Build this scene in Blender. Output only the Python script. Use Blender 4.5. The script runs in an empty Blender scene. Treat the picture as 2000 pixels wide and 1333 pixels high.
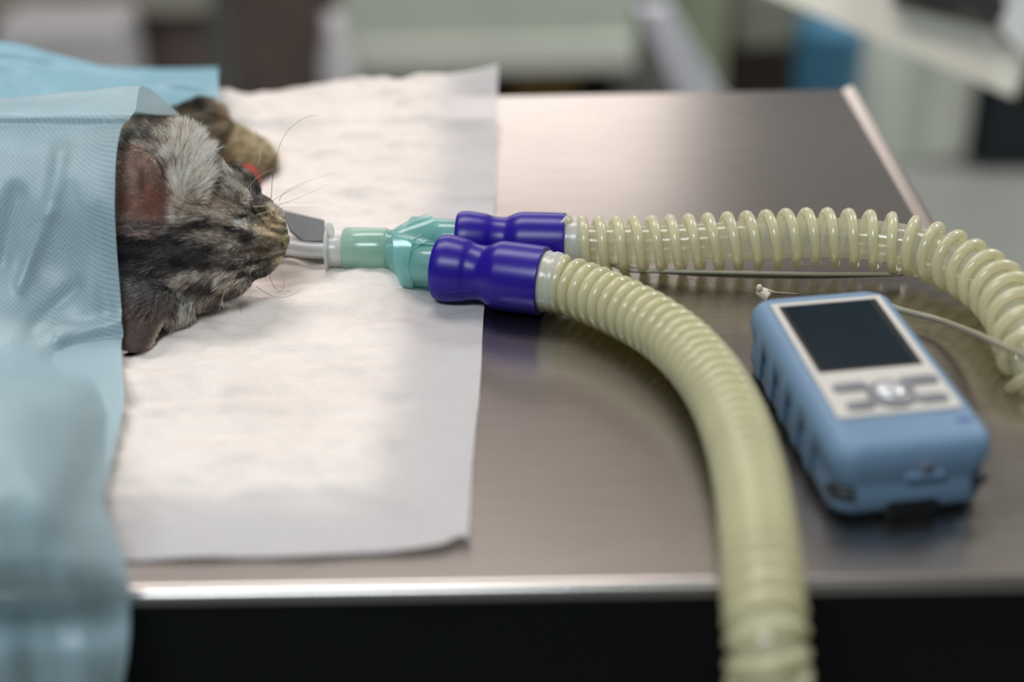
import bpy, bmesh, math, random
import numpy as np
from mathutils import Vector, Matrix, noise as mnoise

# ---------------------------------------------------------------- camera, world, lights, exposure
SC = bpy.context.scene
COL = SC.collection
T = 0.90                      # height of the table top
CAM = np.array([0.0, 0.0, T + 0.30])
F = 2778.0                    # 50 mm lens on a 2000 px wide frame
PITCH, ROLL, YAW = math.radians(30.4), math.radians(-1.38), math.radians(0.76)

def cam_axes():
    cp, sp = math.cos(PITCH), math.sin(PITCH)
    f = np.array([0, cp, -sp]); u = np.array([0, sp, cp]); x = np.array([1.0, 0, 0])
    cr, sr = math.cos(ROLL), math.sin(ROLL)
    x, u = cr * x + sr * u, -sr * x + cr * u
    cy, sy = math.cos(YAW), math.sin(YAW)
    Z = np.array([[cy, -sy, 0], [sy, cy, 0], [0, 0, 1]])
    return Z @ x, Z @ u, Z @ f
AX, AU, AF = cam_axes()
cam_d = bpy.data.cameras.new('camera')
cam = bpy.data.objects.new('camera', cam_d); COL.objects.link(cam)
M = Matrix.Identity(4)
for i in range(3):
    M[i][0], M[i][1], M[i][2], M[i][3] = AX[i], AU[i], -AF[i], CAM[i]
cam.matrix_world = M
cam_d.lens = 50.0; cam_d.sensor_width = 36.0; cam_d.clip_start = 0.02; cam_d.clip_end = 50
cam_d.dof.use_dof = True; cam_d.dof.focus_distance = 0.612; cam_d.dof.aperture_fstop = 2.9
cam_d.dof.aperture_blades = 0
SC.camera = cam

SC.view_settings.view_transform = 'Standard'; SC.view_settings.look = 'None'
SC.view_settings.gamma = 1.0; SC.view_settings.use_curve_mapping = False
SC.view_settings.exposure = 0.0
SC.cycles.max_bounces = 8; SC.cycles.transparent_max_bounces = 24
SC.cycles.caustics_reflective = False; SC.cycles.caustics_refractive = False

W = bpy.data.worlds.new('world'); SC.world = W; W.use_nodes = True
W.node_tree.nodes['Background'].inputs[0].default_value = (0.75, 0.85, 1.0, 1)
W.node_tree.nodes['Background'].inputs[1].default_value = 0.25

def area(name, loc, aim, size, power, col):
    d = bpy.data.lights.new(name, 'AREA'); d.shape = 'RECTANGLE'; d.size, d.size_y = size
    d.energy = power; d.color = col
    o = bpy.data.objects.new(name, d); COL.objects.link(o); o.location = loc
    o.rotation_euler = (Vector(aim) - Vector(loc)).to_track_quat('-Z', 'Y').to_euler()
    return o
area('ceiling_lamp_main', (-0.35, 1.45, 2.74), (-0.35, 1.45, 0), (1.2, 0.6), 26, (1.0, 0.94, 0.90))
area('added_background_lamp', (2.3, 2.2, 2.74), (2.3, 2.2, 0), (1.2, 0.6), 70, (0.95, 1.0, 0.98))  # added lamp, out of view, to light the background
area('added_fill_lamp_rear', (-0.6, -0.8, 2.74), (-0.6, -0.8, 0), (1.2, 0.6), 42, (0.85, 0.95, 1.0))  # added fill from behind the camera, out of view
area('added_window_light', (-0.32, 3.72, 1.95), (-0.32, 0.0, 1.95), (1.5, 0.75), 9, (1.0, 0.93, 0.89))  # added lamp in front of the unseen window

# ---------------------------------------------------------------- projection helpers (pixel of the 2000x1333 photo to a place)
def ray(px, py):
    return AX * (px - 1000) / F + AU * (666.5 - py) / F + AF
def P(px, py, z=0.0):                      # on the horizontal plane z above the table
    d = ray(px, py); t = (T + z - CAM[2]) / d[2]
    return CAM + d * t
def Q(px, py, y):                          # on the vertical plane at distance y
    d = ray(px, py); return CAM + d * (y / d[1])
def D(px, py, depth):
    return CAM + ray(px, py) * depth
def pix(p):                                # points (n,3) -> pixels
    v = np.asarray(p) - CAM
    z = v @ AF
    return 1000 + F * (v @ AX) / z, 666.5 - F * (v @ AU) / z, z

# ---------------------------------------------------------------- materials
def lin(c):
    r = [((x / 255) / 12.92 if x / 255 <= 0.04045 else ((x / 255 + 0.055) / 1.055) ** 2.4) for x in c]
    return (r[0], r[1], r[2], 1.0)
class NT:
    def __init__(s, name):
        s.m = bpy.data.materials.new(name); s.m.use_nodes = True; s.t = s.m.node_tree
        s.t.nodes.clear(); s.out = s.n('ShaderNodeOutputMaterial')
    def n(s, typ, **kw):
        o = s.t.nodes.new(typ)
        for k, v in kw.items():
            if k.startswith('_'): setattr(o, k[1:], v)
        return o
    def l(s, a, b): s.t.links.new(a, b)
    def math(s, op, a, b=None):
        o = s.n('ShaderNodeMath', _operation=op)
        for i, v in enumerate((a, b)):
            if v is None: continue
            if isinstance(v, (int, float)): o.inputs[i].default_value = v
            else: s.l(v, o.inputs[i])
        return o.outputs[0]
    def noise(s, scale, detail=3, vec=None, rough=0.5):
        o = s.n('ShaderNodeTexNoise'); o.inputs['Scale'].default_value = scale
        o.inputs['Detail'].default_value = detail; o.inputs['Roughness'].default_value = rough
        if vec is not None: s.l(vec, o.inputs['Vector'])
        return o.outputs['Fac']
    def obj(s, scale=(1, 1, 1), src='Object'):
        tc = s.n('ShaderNodeTexCoord'); mp = s.n('ShaderNodeMapping')
        s.l(tc.outputs[src], mp.inputs['Vector']); mp.inputs['Scale'].default_value = scale
        return mp.outputs[0]
    def ramp(s, fac, stops):
        r = s.n('ShaderNodeValToRGB'); s.l(fac, r.inputs[0]); e = r.color_ramp.elements
        while len(e) < len(stops): e.new(0.5)
        for i, (p, c) in enumerate(stops): e[i].position = p; e[i].color = c
        return r.outputs[0]
    def bump(s, h, strength=0.3, dist=0.001):
        b = s.n('ShaderNodeBump'); b.inputs['Strength'].default_value = strength
        b.inputs['Distance'].default_value = dist; s.l(h, b.inputs['Height']); return b.outputs[0]
    def principled(s, col=None, rough=0.5, metal=0.0, **kw):
        p = s.n('ShaderNodeBsdfPrincipled')
        if isinstance(col, tuple): p.inputs['Base Color'].default_value = col
        elif col is not None: s.l(col, p.inputs['Base Color'])
        if isinstance(rough, (int, float)): p.inputs['Roughness'].default_value = rough
        else: s.l(rough, p.inputs['Roughness'])
        p.inputs['Metallic'].default_value = metal
        for k, v in kw.items():
            k = k.replace('_', ' ')
            if isinstance(v, (int, float, tuple)): p.inputs[k].default_value = v
            else: s.l(v, p.inputs[k])
        return p
    def mix(s, fac, a, b):
        m = s.n('ShaderNodeMixShader')
        if isinstance(fac, (int, float)): m.inputs[0].default_value = fac
        else: s.l(fac, m.inputs[0])
        s.l(a, m.inputs[1]); s.l(b, m.inputs[2]); return m.outputs[0]
    def end(s, sh):
        s.l(sh, s.out.inputs['Surface']); return s.m

def plain(name, c, rough=0.5, metal=0.0, var=0.08, scale=30, bump=0.0, **kw):
    t = NT(name); nz = t.noise(scale, 3, t.obj())
    a = lin(c)
    lo = tuple(max(0, x * (1 - var)) for x in a[:3]) + (1,); hi = tuple(min(1, x * (1 + var)) for x in a[:3]) + (1,)
    col = t.ramp(nz, [(0.3, lo), (0.7, hi)])
    p = t.principled(col, rough, metal, **kw)
    if bump: t.l(t.bump(t.noise(scale * 12, 2, t.obj()), bump, 0.0005), p.inputs['Normal'])
    return t.end(p.outputs[0])

def plastic(name, c, clear=0.4, tint=None, rough=0.2, transl=0.5, var=0.05, ior=1.45):
    """thin translucent plastic: diffuse + translucent, see-through share `clear`, glossy coat"""
    t = NT(name)
    nz = t.noise(60, 3, t.obj()); a = lin(c)
    col = t.ramp(nz, [(0.3, tuple(x * (1 - var) for x in a[:3]) + (1,)), (0.7, tuple(min(1, x * (1 + var)) for x in a[:3]) + (1,))])
    di = t.n('ShaderNodeBsdfDiffuse'); t.l(col, di.inputs[0])
    tl = t.n('ShaderNodeBsdfTranslucent'); t.l(col, tl.inputs[0])
    tr = t.n('ShaderNodeBsdfTransparent'); tr.inputs[0].default_value = lin(tint or c)
    gl = t.n('ShaderNodeBsdfGlossy'); gl.inputs['Roughness'].default_value = rough
    lw = t.n('ShaderNodeLayerWeight'); lw.inputs[0].default_value = 0.5
    fr = t.math('ADD', t.math('MULTIPLY', t.math('POWER', lw.outputs['Facing'], 4.0), 0.45), 0.045)
    s1 = t.mix(transl, di.outputs[0], tl.outputs[0])
    s2 = t.mix(clear, s1, tr.outputs[0])
    return t.end(t.mix(fr, s2, gl.outputs[0]))

def steel_mat():
    t = NT('brushed_steel')
    v = t.obj((1.5, 60, 60)); n1 = t.noise(14, 4, v); n2 = t.noise(5, 4, t.obj())
    r = t.math('ADD', t.math('MULTIPLY', n2, 0.12), 0.21)
    col = t.ramp(n1, [(0.3, lin((166, 160, 157))), (0.7, lin((180, 174, 171)))])
    p = t.principled(col, r, 1.0)
    t.l(t.bump(n1, 0.12, 0.0002), p.inputs['Normal'])
    # fine scratches
    return t.end(p.outputs[0])

def floor_mat():
    t = NT('vinyl_floor'); n1 = t.noise(2.5, 5, t.obj()); n2 = t.noise(60, 2, t.obj())
    col = t.ramp(t.math('ADD', t.math('MULTIPLY', n1, 0.7), t.math('MULTIPLY', n2, 0.3)),
                 [(0.3, lin((134, 134, 131))), (0.7, lin((160, 160, 157)))])
    return t.end(t.principled(col, 0.35).outputs[0])

def drape_mat(name, c, clear=0.08):
    t = NT(name)
    uv = t.n('ShaderNodeUVMap'); sp = t.n('ShaderNodeSeparateXYZ'); t.l(uv.outputs[0], sp.inputs[0])
    a = t.math('COSINE', t.math('MULTIPLY', sp.outputs[0], 2 * math.pi / 0.0019))
    b = t.math('COSINE', t.math('MULTIPLY', sp.outputs[1], 2 * math.pi / 0.0022))
    dots = t.math('MULTIPLY', a, b)
    dot = t.n('ShaderNodeMapRange'); t.l(dots, dot.inputs[0])
    dot.inputs[1].default_value = 0.35; dot.inputs[2].default_value = 0.8
    fib = t.noise(1500, 3, t.obj((1, 1, 0.35)))
    cloud = t.noise(14, 4, t.obj())
    lc = lin(c)
    base = t.ramp(t.math('ADD', t.math('MULTIPLY', fib, 0.5), t.math('MULTIPLY', cloud, 0.5)),
                  [(0.35, tuple(x * 0.86 for x in lc[:3]) + (1,)), (0.65, tuple(min(1, x * 1.08) for x in lc[:3]) + (1,))])
    mx = t.n('ShaderNodeMixRGB'); mx.blend_type = 'MULTIPLY'; t.l(base, mx.inputs[1])
    mx.inputs[2].default_value = (0.70, 0.78, 0.84, 1); t.l(t.math('MULTIPLY', dot.outputs[0], 0.8), mx.inputs[0])
    di = t.n('ShaderNodeBsdfDiffuse'); tl = t.n('ShaderNodeBsdfTranslucent')
    t.l(mx.outputs[0], di.inputs[0]); t.l(mx.outputs[0], tl.inputs[0])
    bm = t.bump(t.math('SUBTRACT', t.math('MULTIPLY', fib, 0.4), dot.outputs[0]), 0.5, 0.0004)
    t.l(bm, di.inputs['Normal'])
    tr = t.n('ShaderNodeBsdfTransparent')
    s1 = t.mix(0.35, di.outputs[0], tl.outputs[0])
    clr = t.math('ADD', t.math('MULTIPLY', dot.outputs[0], 0.28), clear)
    s2 = t.mix(clr, s1, tr.outputs[0])
    gl = t.n('ShaderNodeBsdfGlossy'); gl.inputs['Roughness'].default_value = 0.45
    return t.end(t.mix(0.06, s2, gl.outputs[0]))

def pad_mat():
    t = NT('pad_tissue')
    at = t.n('ShaderNodeAttribute'); at.attribute_name = 'film'
    n1 = t.noise(25, 4, t.obj()); n2 = t.noise(420, 3, t.obj((1, 2.2, 1)))
    f = t.math('ADD', t.math('MULTIPLY', n1, 0.6), t.math('MULTIPLY', n2, 0.4))
    core = t.ramp(f, [(0.3, lin((218, 205, 198))), (0.7, lin((234, 223, 217)))])
    film = t.ramp(f, [(0.3, lin((214, 208, 209))), (0.7, lin((226, 221, 222)))])
    mx = t.n('ShaderNodeMixRGB'); t.l(at.outputs['Fac'], mx.inputs[0]); t.l(core, mx.inputs[1]); t.l(film, mx.inputs[2])
    p = t.principled(mx.outputs[0], 0.7)
    t.l(t.bump(n2, 0.5, 0.0006), p.inputs['Normal'])
    tr = t.n('ShaderNodeBsdfTransparent')
    return t.end(t.mix(t.math('MULTIPLY', at.outputs['Fac'], 0.46), p.outputs[0], tr.outputs[0]))

def attr_mat(name, rough=0.5, attr='furcol', sheen=0.0, spec=0.3):
    t = NT(name); at = t.n('ShaderNodeAttribute'); at.attribute_name = attr
    p = t.principled(at.outputs['Color'], rough, Specular_IOR_Level=spec)
    return t.end(p.outputs[0])

MT = dict(
    steel=steel_mat(), floor=floor_mat(),
    shade_fascia=plain('shade_fascia_black', (3, 6, 8), 0.7, Specular_IOR_Level=0.2),  # near black stands for the darkness the steel front reflects
    wall=plain('wall_paint', (172, 171, 174), 0.8, scale=3),
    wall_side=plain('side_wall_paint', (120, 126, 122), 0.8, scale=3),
    ceil=plain('ceiling_paint', (224, 213, 204), 0.85, scale=3),
    drape=drape_mat('drape_cloth', (184, 210, 220)),
    drape_back=drape_mat('drape_cloth_back', (152, 200, 218), 0.03),
    pad=pad_mat(),
    cuff=plain('blue_rubber', (34, 13, 136), 0.32, var=0.05, Specular_IOR_Level=0.35, Subsurface_Weight=0.15, Subsurface_Scale=0.004,
               Subsurface_Radius=(0.3, 0.2, 1.0)),
    teal=plastic('teal_plastic', (200, 230, 217), 0.46, (216, 240, 230), 0.15, 0.45),
    teal_dark=plastic('teal_plastic_wye', (184, 230, 228), 0.58, (212, 242, 241), 0.15, 0.45),
    clearp=plastic('clear_plastic', (244, 245, 247), 0.70, (252, 253, 254), 0.10, 0.5),
    frost=plastic('frosted_plastic', (246, 246, 244), 0.30, (250, 250, 250), 0.22, 0.5),
    hose=plastic('hose_coil_plastic', (250, 245, 220), 0.34, (252, 248, 226), 0.18, 0.5),
    hose_in=plastic('hose_film_plastic', (240, 240, 228), 0.66, (250, 249, 238), 0.12, 0.5),
    hose_near=plastic('hose_coil_plastic_milky', (240, 236, 208), 0.28, (250, 246, 214), 0.13, 0.45),
    cable=plain('beige_cable', (150, 143, 125), 0.4),
    cable_tip=plain('cream_plug', (206, 190, 170), 0.45),
    plate=plain('grey_plate', (90, 92, 96), 0.5, var=0.03),
    dev=plain('blue_bumper', (108, 135, 163), 0.55, var=0.03),
    dev_face=plain('cream_face', (200, 194, 187), 0.5, var=0.02),
    dev_btn=plain('grey_button', (126, 124, 130), 0.4),
    dev_nav=plain('silver_button', (214, 212, 214), 0.25, metal=0.3),
    dark=plain('black_plastic', (14, 16, 18), 0.4),
    screen=plain('screen_glass', (20, 34, 44), 0.12, var=0.25, scale=25),
    sticker=plain('sticker_blue', (76, 98, 150), 0.5),
    red=plain('red_cloth', (168, 60, 50), 0.85, scale=200, var=0.2, bump=0.5),
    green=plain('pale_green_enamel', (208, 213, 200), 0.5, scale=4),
    green_paler=plain('pale_green_rail', (226, 229, 217), 0.5, scale=4),  # paler enamel of the rail and doors
    brown=plain('brown_laminate', (104, 90, 84), 0.6, scale=9, var=0.25),
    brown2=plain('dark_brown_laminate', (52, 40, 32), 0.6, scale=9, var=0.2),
    ochre=plain('ochre_box', (120, 92, 34), 0.6),
    white=plain('white_plastic', (206, 202, 206), 0.45),
    lilac=plain('lilac_grey_metal', (226, 226, 236), 0.4),
    leaf=plain('olive_green_plastic', (154, 160, 134), 0.6),
    greyg=plain('grey_green_metal', (100, 100, 96), 0.5),
    cloth=plain('beige_cloth', (172, 170, 158), 0.8, scale=20, var=0.15),
    blue=plain('blue_bin', (66, 124, 156), 0.5),
    navy=plain('navy_bin', (18, 24, 32), 0.5),
    beige=plain('beige_casing', (222, 218, 206), 0.5, var=0.03),
    grey2=plain('light_grey_casing', (204, 205, 206), 0.45),
    fur=attr_mat('fur_strands', 0.55), skin=attr_mat('cat_skin', 0.7),
    whisk=plain('whisker_hair', (206, 194, 170), 0.35), whisk_d=plain('dark_whisker_hair', (84, 76, 64), 0.4),
    nose=plain('nose_leather', (124, 112, 74), 0.38, bump=0.5),
)
def emis(name, c, s):
    t = NT(name); e = t.n('ShaderNodeEmission'); e.inputs[0].default_value = lin(c); e.inputs[1].default_value = s
    return t.end(e.outputs[0])

# ---------------------------------------------------------------- object helpers
def tag(o, label=None, cat=None, group=None, kind=None):
    for k, v in (('label', label), ('category', cat), ('group', group), ('kind', kind)):
        if v: o[k] = v
    return o
def link(name, me, m, parent=None, smooth=True):
    if not isinstance(me, bpy.types.Mesh):
        v, f = me; d = bpy.data.meshes.new(name); d.from_pydata([tuple(map(float, p)) for p in v], [], f); me = d
    if m is not None: me.materials.append(m)
    if smooth: me.polygons.foreach_set('use_smooth', [True] * len(me.polygons))
    me.update()
    o = bpy.data.objects.new(name, me); COL.objects.link(o)
    if parent is not None:
        o.parent = parent; o.matrix_parent_inverse = parent.matrix_world.inverted()
    return o
def empty(name, loc, rotz=0.0):
    o = bpy.data.objects.new(name, None); COL.objects.link(o); o.location = tuple(map(float, loc))
    o.rotation_euler = (0, 0, rotz); o.empty_display_size = 0.02
    o.matrix_world = Matrix.Translation(Vector(tuple(map(float, loc)))) @ Matrix.Rotation(rotz, 4, 'Z')
    return o
def box(x0, y0, z0, x1, y1, z1, bev=0.0, seg=3):
    bm = bmesh.new(); bmesh.ops.create_cube(bm, size=1)
    for v in bm.verts:
        v.co = Vector(((x0 + x1) / 2 + v.co.x * (x1 - x0), (y0 + y1) / 2 + v.co.y * (y1 - y0), (z0 + z1) / 2 + v.co.z * (z1 - z0)))
    if bev: bmesh.ops.bevel(bm, geom=bm.edges[:], offset=bev, segments=seg, profile=0.5, affect='EDGES')
    me = bpy.data.meshes.new('m'); bm.to_mesh(me); bm.free(); return me
def joinm(ms):
    bm = bmesh.new()
    for m in ms: bm.from_mesh(m)
    me = bpy.data.meshes.new('m'); bm.to_mesh(me); bm.free(); return me
def bx(name, b, m, parent=None, bev=0.0, seg=3, smooth=False):
    return link(name, box(*b, bev=bev, seg=seg), m, parent, smooth)
def spline(pts, n):
    """Catmull-Rom through pts (k,d), n samples, even in parameter"""
    p = np.asarray(pts, float); k = len(p)
    ext = np.vstack([2 * p[0] - p[1], p, 2 * p[-1] - p[-2]])
    t = np.linspace(0, k - 1 - 1e-9, n); i = t.astype(int); u = (t - i)[:, None]
    a, b, c, d = ext[i], ext[i + 1], ext[i + 2], ext[i + 3]
    return 0.5 * (2 * b + (c - a) * u + (2 * a - 5 * b + 4 * c - d) * u ** 2 + (3 * b - a - 3 * c + d) * u ** 3)
def resample(c, step):
    s = np.concatenate([[0], np.cumsum(np.linalg.norm(np.diff(c, axis=0), axis=1))])
    n = max(2, int(s[-1] / step)); q = np.linspace(0, s[-1], n)
    return np.stack([np.interp(q, s, c[:, j]) for j in range(3)], 1), q
def frames(c):
    t = np.gradient(c, axis=0); t /= np.linalg.norm(t, axis=1)[:, None]
    ref = np.array([0, 0, 1.0])
    if abs(t[0] @ ref) > 0.9: ref = np.array([0, 1.0, 0])
    nrm = np.zeros_like(c); n0 = ref - t[0] * (ref @ t[0]); nrm[0] = n0 / np.linalg.norm(n0)
    for i in range(1, len(c)):
        v = nrm[i - 1] - t[i] * (nrm[i - 1] @ t[i]); nrm[i] = v / np.linalg.norm(v)
    return t, nrm, np.cross(t, nrm)
def sweep(c, r, seg=12, cap=True):
    c = np.asarray(c, float); r = np.full(len(c), r) if np.isscalar(r) else np.asarray(r, float)
    t, n, b = frames(c)
    a = np.linspace(0, 2 * math.pi, seg, endpoint=False)
    V = c[:, None] + r[:, None, None] * (np.cos(a)[None, :, None] * n[:, None] + np.sin(a)[None, :, None] * b[:, None])
    V = V.reshape(-1, 3); Fc = []
    for i in range(len(c) - 1):
        for j in range(seg):
            k = (j + 1) % seg; Fc.append((i * seg + j, i * seg + k, (i + 1) * seg + k, (i + 1) * seg + j))
    if cap: Fc += [tuple(range(seg))[::-1], tuple((len(c) - 1) * seg + j for j in range(seg))]
    return V, Fc
def lathe(a, b, prof, seg=40, up=None, squash=1.0):
    """surface of revolution about a->b; prof = [(distance along, radius)], in metres"""
    a = np.asarray(a, float); b = np.asarray(b, float); t = (b - a) / np.linalg.norm(b - a)
    ref = np.array([0, 0, 1.0]) if abs(t[2]) < 0.9 else np.array([0, 1.0, 0]); n = ref - t * (ref @ t); n /= np.linalg.norm(n); w = np.cross(t, n)
    ang = np.linspace(0, 2 * math.pi, seg, endpoint=False); V = []; Fc = []
    for s, r in prof:
        for q in ang: V.append(a + t * s + r * (math.cos(q) * n * squash + math.sin(q) * w))
    for i in range(len(prof) - 1):
        for j in range(seg):
            k = (j + 1) % seg; Fc.append((i * seg + j, (i + 1) * seg + j, (i + 1) * seg + k, i * seg + k))
    return V, Fc
def grid_mesh(G, name='g'):
    """G (r,c,3) -> mesh with UV in metres of arc length"""
    G = np.asarray(G, float); R_, C_ = G.shape[:2]
    me = bpy.data.meshes.new(name)
    f = [(i * C_ + j, i * C_ + j + 1, (i + 1) * C_ + j + 1, (i + 1) * C_ + j) for i in range(R_ - 1) for j in range(C_ - 1)]
    me.from_pydata([tuple(p) for p in G.reshape(-1, 3)], [], f)
    du = np.concatenate([np.zeros((R_, 1)), np.cumsum(np.linalg.norm(np.diff(G, axis=1), axis=2), 1)], 1)
    dv = np.concatenate([np.zeros((1, C_)), np.cumsum(np.linalg.norm(np.diff(G, axis=0), axis=2), 0)], 0)
    uv = np.stack([du, dv], 2).reshape(-1, 2)
    ul = me.uv_layers.new(name='UVMap'); idx = np.zeros(len(me.loops), int); me.loops.foreach_get('vertex_index', idx)
    ul.data.foreach_set('uv', uv[idx].ravel())
    return me
def fbm(p, s=1.0, oct=3, seed=0.0):
    v = 0; a = 1; tot = 0
    for o in range(oct):
        v += a * mnoise.noise(Vector((float(p[0]) * s + seed, float(p[1]) * s + 3.1 * seed, float(p[2]) * s - seed))); tot += a; a *= 0.5; s *= 2
    return v / tot

# ================================================================ THE SETTING
st = dict(kind='structure')
def struct(name, b, m, bev=0.0):
    o = bx(name, b, m, None, bev); o['kind'] = 'structure'; return o
struct('floor', (-3, -2.2, -0.05, 3.2, 4.0, 0.0), MT['floor'])
struct('wall_back', (-3, 3.8, 0, 3.2, 3.9, 2.8), MT['wall'])
struct('wall_left', (-3.1, -2.2, 0, -3, 3.9, 2.8), MT['wall_side'])
struct('wall_right', (3.2, -2.2, 0, 3.3, 3.9, 2.8), MT['wall_side'])
struct('wall_front', (-3, -2.3, 0, 3.2, -2.2, 2.8), MT['wall_side'])
struct('ceiling', (-3.1, -2.3, 2.8, 3.3, 4.0, 2.9), MT['ceil'])
wf = struct('added_window_1', (-1.15, 3.76, 1.5, 0.50, 3.80, 2.4), MT['white'], 0.006)  # unseen window, added for the bright patch reflected in the steel
pn = bx('pane', (-1.08, 3.75, 1.57, 0.43, 3.762, 2.33), emis('added_window_glow', (255, 240, 230), 1.0), wf)
mu = bx('mullion', (-0.36, 3.735, 1.57, -0.32, 3.762, 2.33), MT['white'], wf)

# ceiling lamp housings, side and rear ones added with their unseen lamps
for i, (x, y) in enumerate(((-0.35, 1.45), (2.3, 2.2), (-0.6, -0.8))):
    e = empty('ceiling_light', (x, y, 2.8))
    tag(e, ('rectangular ceiling light above the steel table', 'added ceiling light out of view, for the background at right',
            'added fill light out of view behind the camera')[i], 'light', 'ceiling light panels')
    bx('housing', (x - 0.64, y - 0.34, 2.765, x + 0.64, y + 0.34, 2.799), MT['white'], e, 0.004)

# ================================================================ STEEL TABLE
XR, XL = P(1745, 310)[0], -0.80
YF, YB = P(1000, 1150)[1], P(1000, 184)[1]
tb = empty('steel_table', (-0.3, (YF + YB) / 2, 0))
tag(tb, 'brushed stainless steel examination table under the cat, pad and hoses', 'table')
def tabletop():
    r = 0.004; prof = [(YB - 0.0, -0.028), (YB, -0.003), (YB - 0.0009, -0.0009), (YB - 0.003, 0.0), (YB - 0.0036, 0.0), (YB - 0.006, 0.0)]
    prof += [(YF + r + 0.02, 0.0), (YF + r + 0.001, 0.0), (YF + r + 0.0003, 0.0)]
    for k in range(9):
        a = math.pi / 2 * k / 8; prof.append((YF + r - r * math.sin(a), -r + r * math.cos(a)))
    prof += [(YF, -0.0046)]
    V = []; Fc = []
    xs = [XL, XR - 0.012, XR - 0.0068, XR - 0.0065, XR - 0.0055, XR - 0.0022, XR - 0.0006, XR + 0.0005]
    zs = [0, 0, 0, 0, 0.0004, 0.0019, 0.0022, 0.0016]
    for x, dz in zip(xs, zs):
        for y, z in prof: V.append((x, y, T + z + dz * (1 if z > -0.01 else 0)))
    n = len(prof)
    for i in range(len(xs) - 1):
        for j in range(n - 1): Fc.append((i * n + j, (i + 1) * n + j, (i + 1) * n + j + 1, i * n + j + 1))
    return V, Fc
link('tabletop', tabletop(), MT['steel'], tb, smooth=True).modifiers.new('es', 'EDGE_SPLIT').split_angle = 0.6
bx('side_flange', (XR - 0.0005, YF + 0.001, T - 0.03, XR + 0.001, YB, T + 0.0012), MT['steel'], tb)
bx('shade_fascia', (XL + 0.01, YF + 0.002, T - 0.09, XR - 0.002, YF + 0.006, T - 0.0044), MT['shade_fascia'], tb)  # front steel face; the dark it mirrors is put into its colour
bx('underside', (XL + 0.01, YF + 0.007, T - 0.04, XR - 0.002, YB - 0.003, T - 0.004), MT['shade_fascia'], tb)
bx('pedestal', (-0.38, 0.48, 0.05, -0.20, 0.68, T - 0.04), MT['steel'], tb, 0.01)
bx('foot', (-0.62, 0.38, 0.0, 0.04, 0.78, 0.05), MT['steel'], tb, 0.01)
# fine engraved scratch along the fold of the right flange
V = []
sc0, sc1 = P(1700, 255), P(1998, 776)
c = np.stack([sc0 + (sc1 - sc0) * k for k in np.linspace(0, 1, 20)]); c[:, 2] = T + 0.0003
link('fold_line', sweep(c, 0.0005, 6), plain('fold_wear', (200, 196, 192), 0.5), tb)

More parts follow.
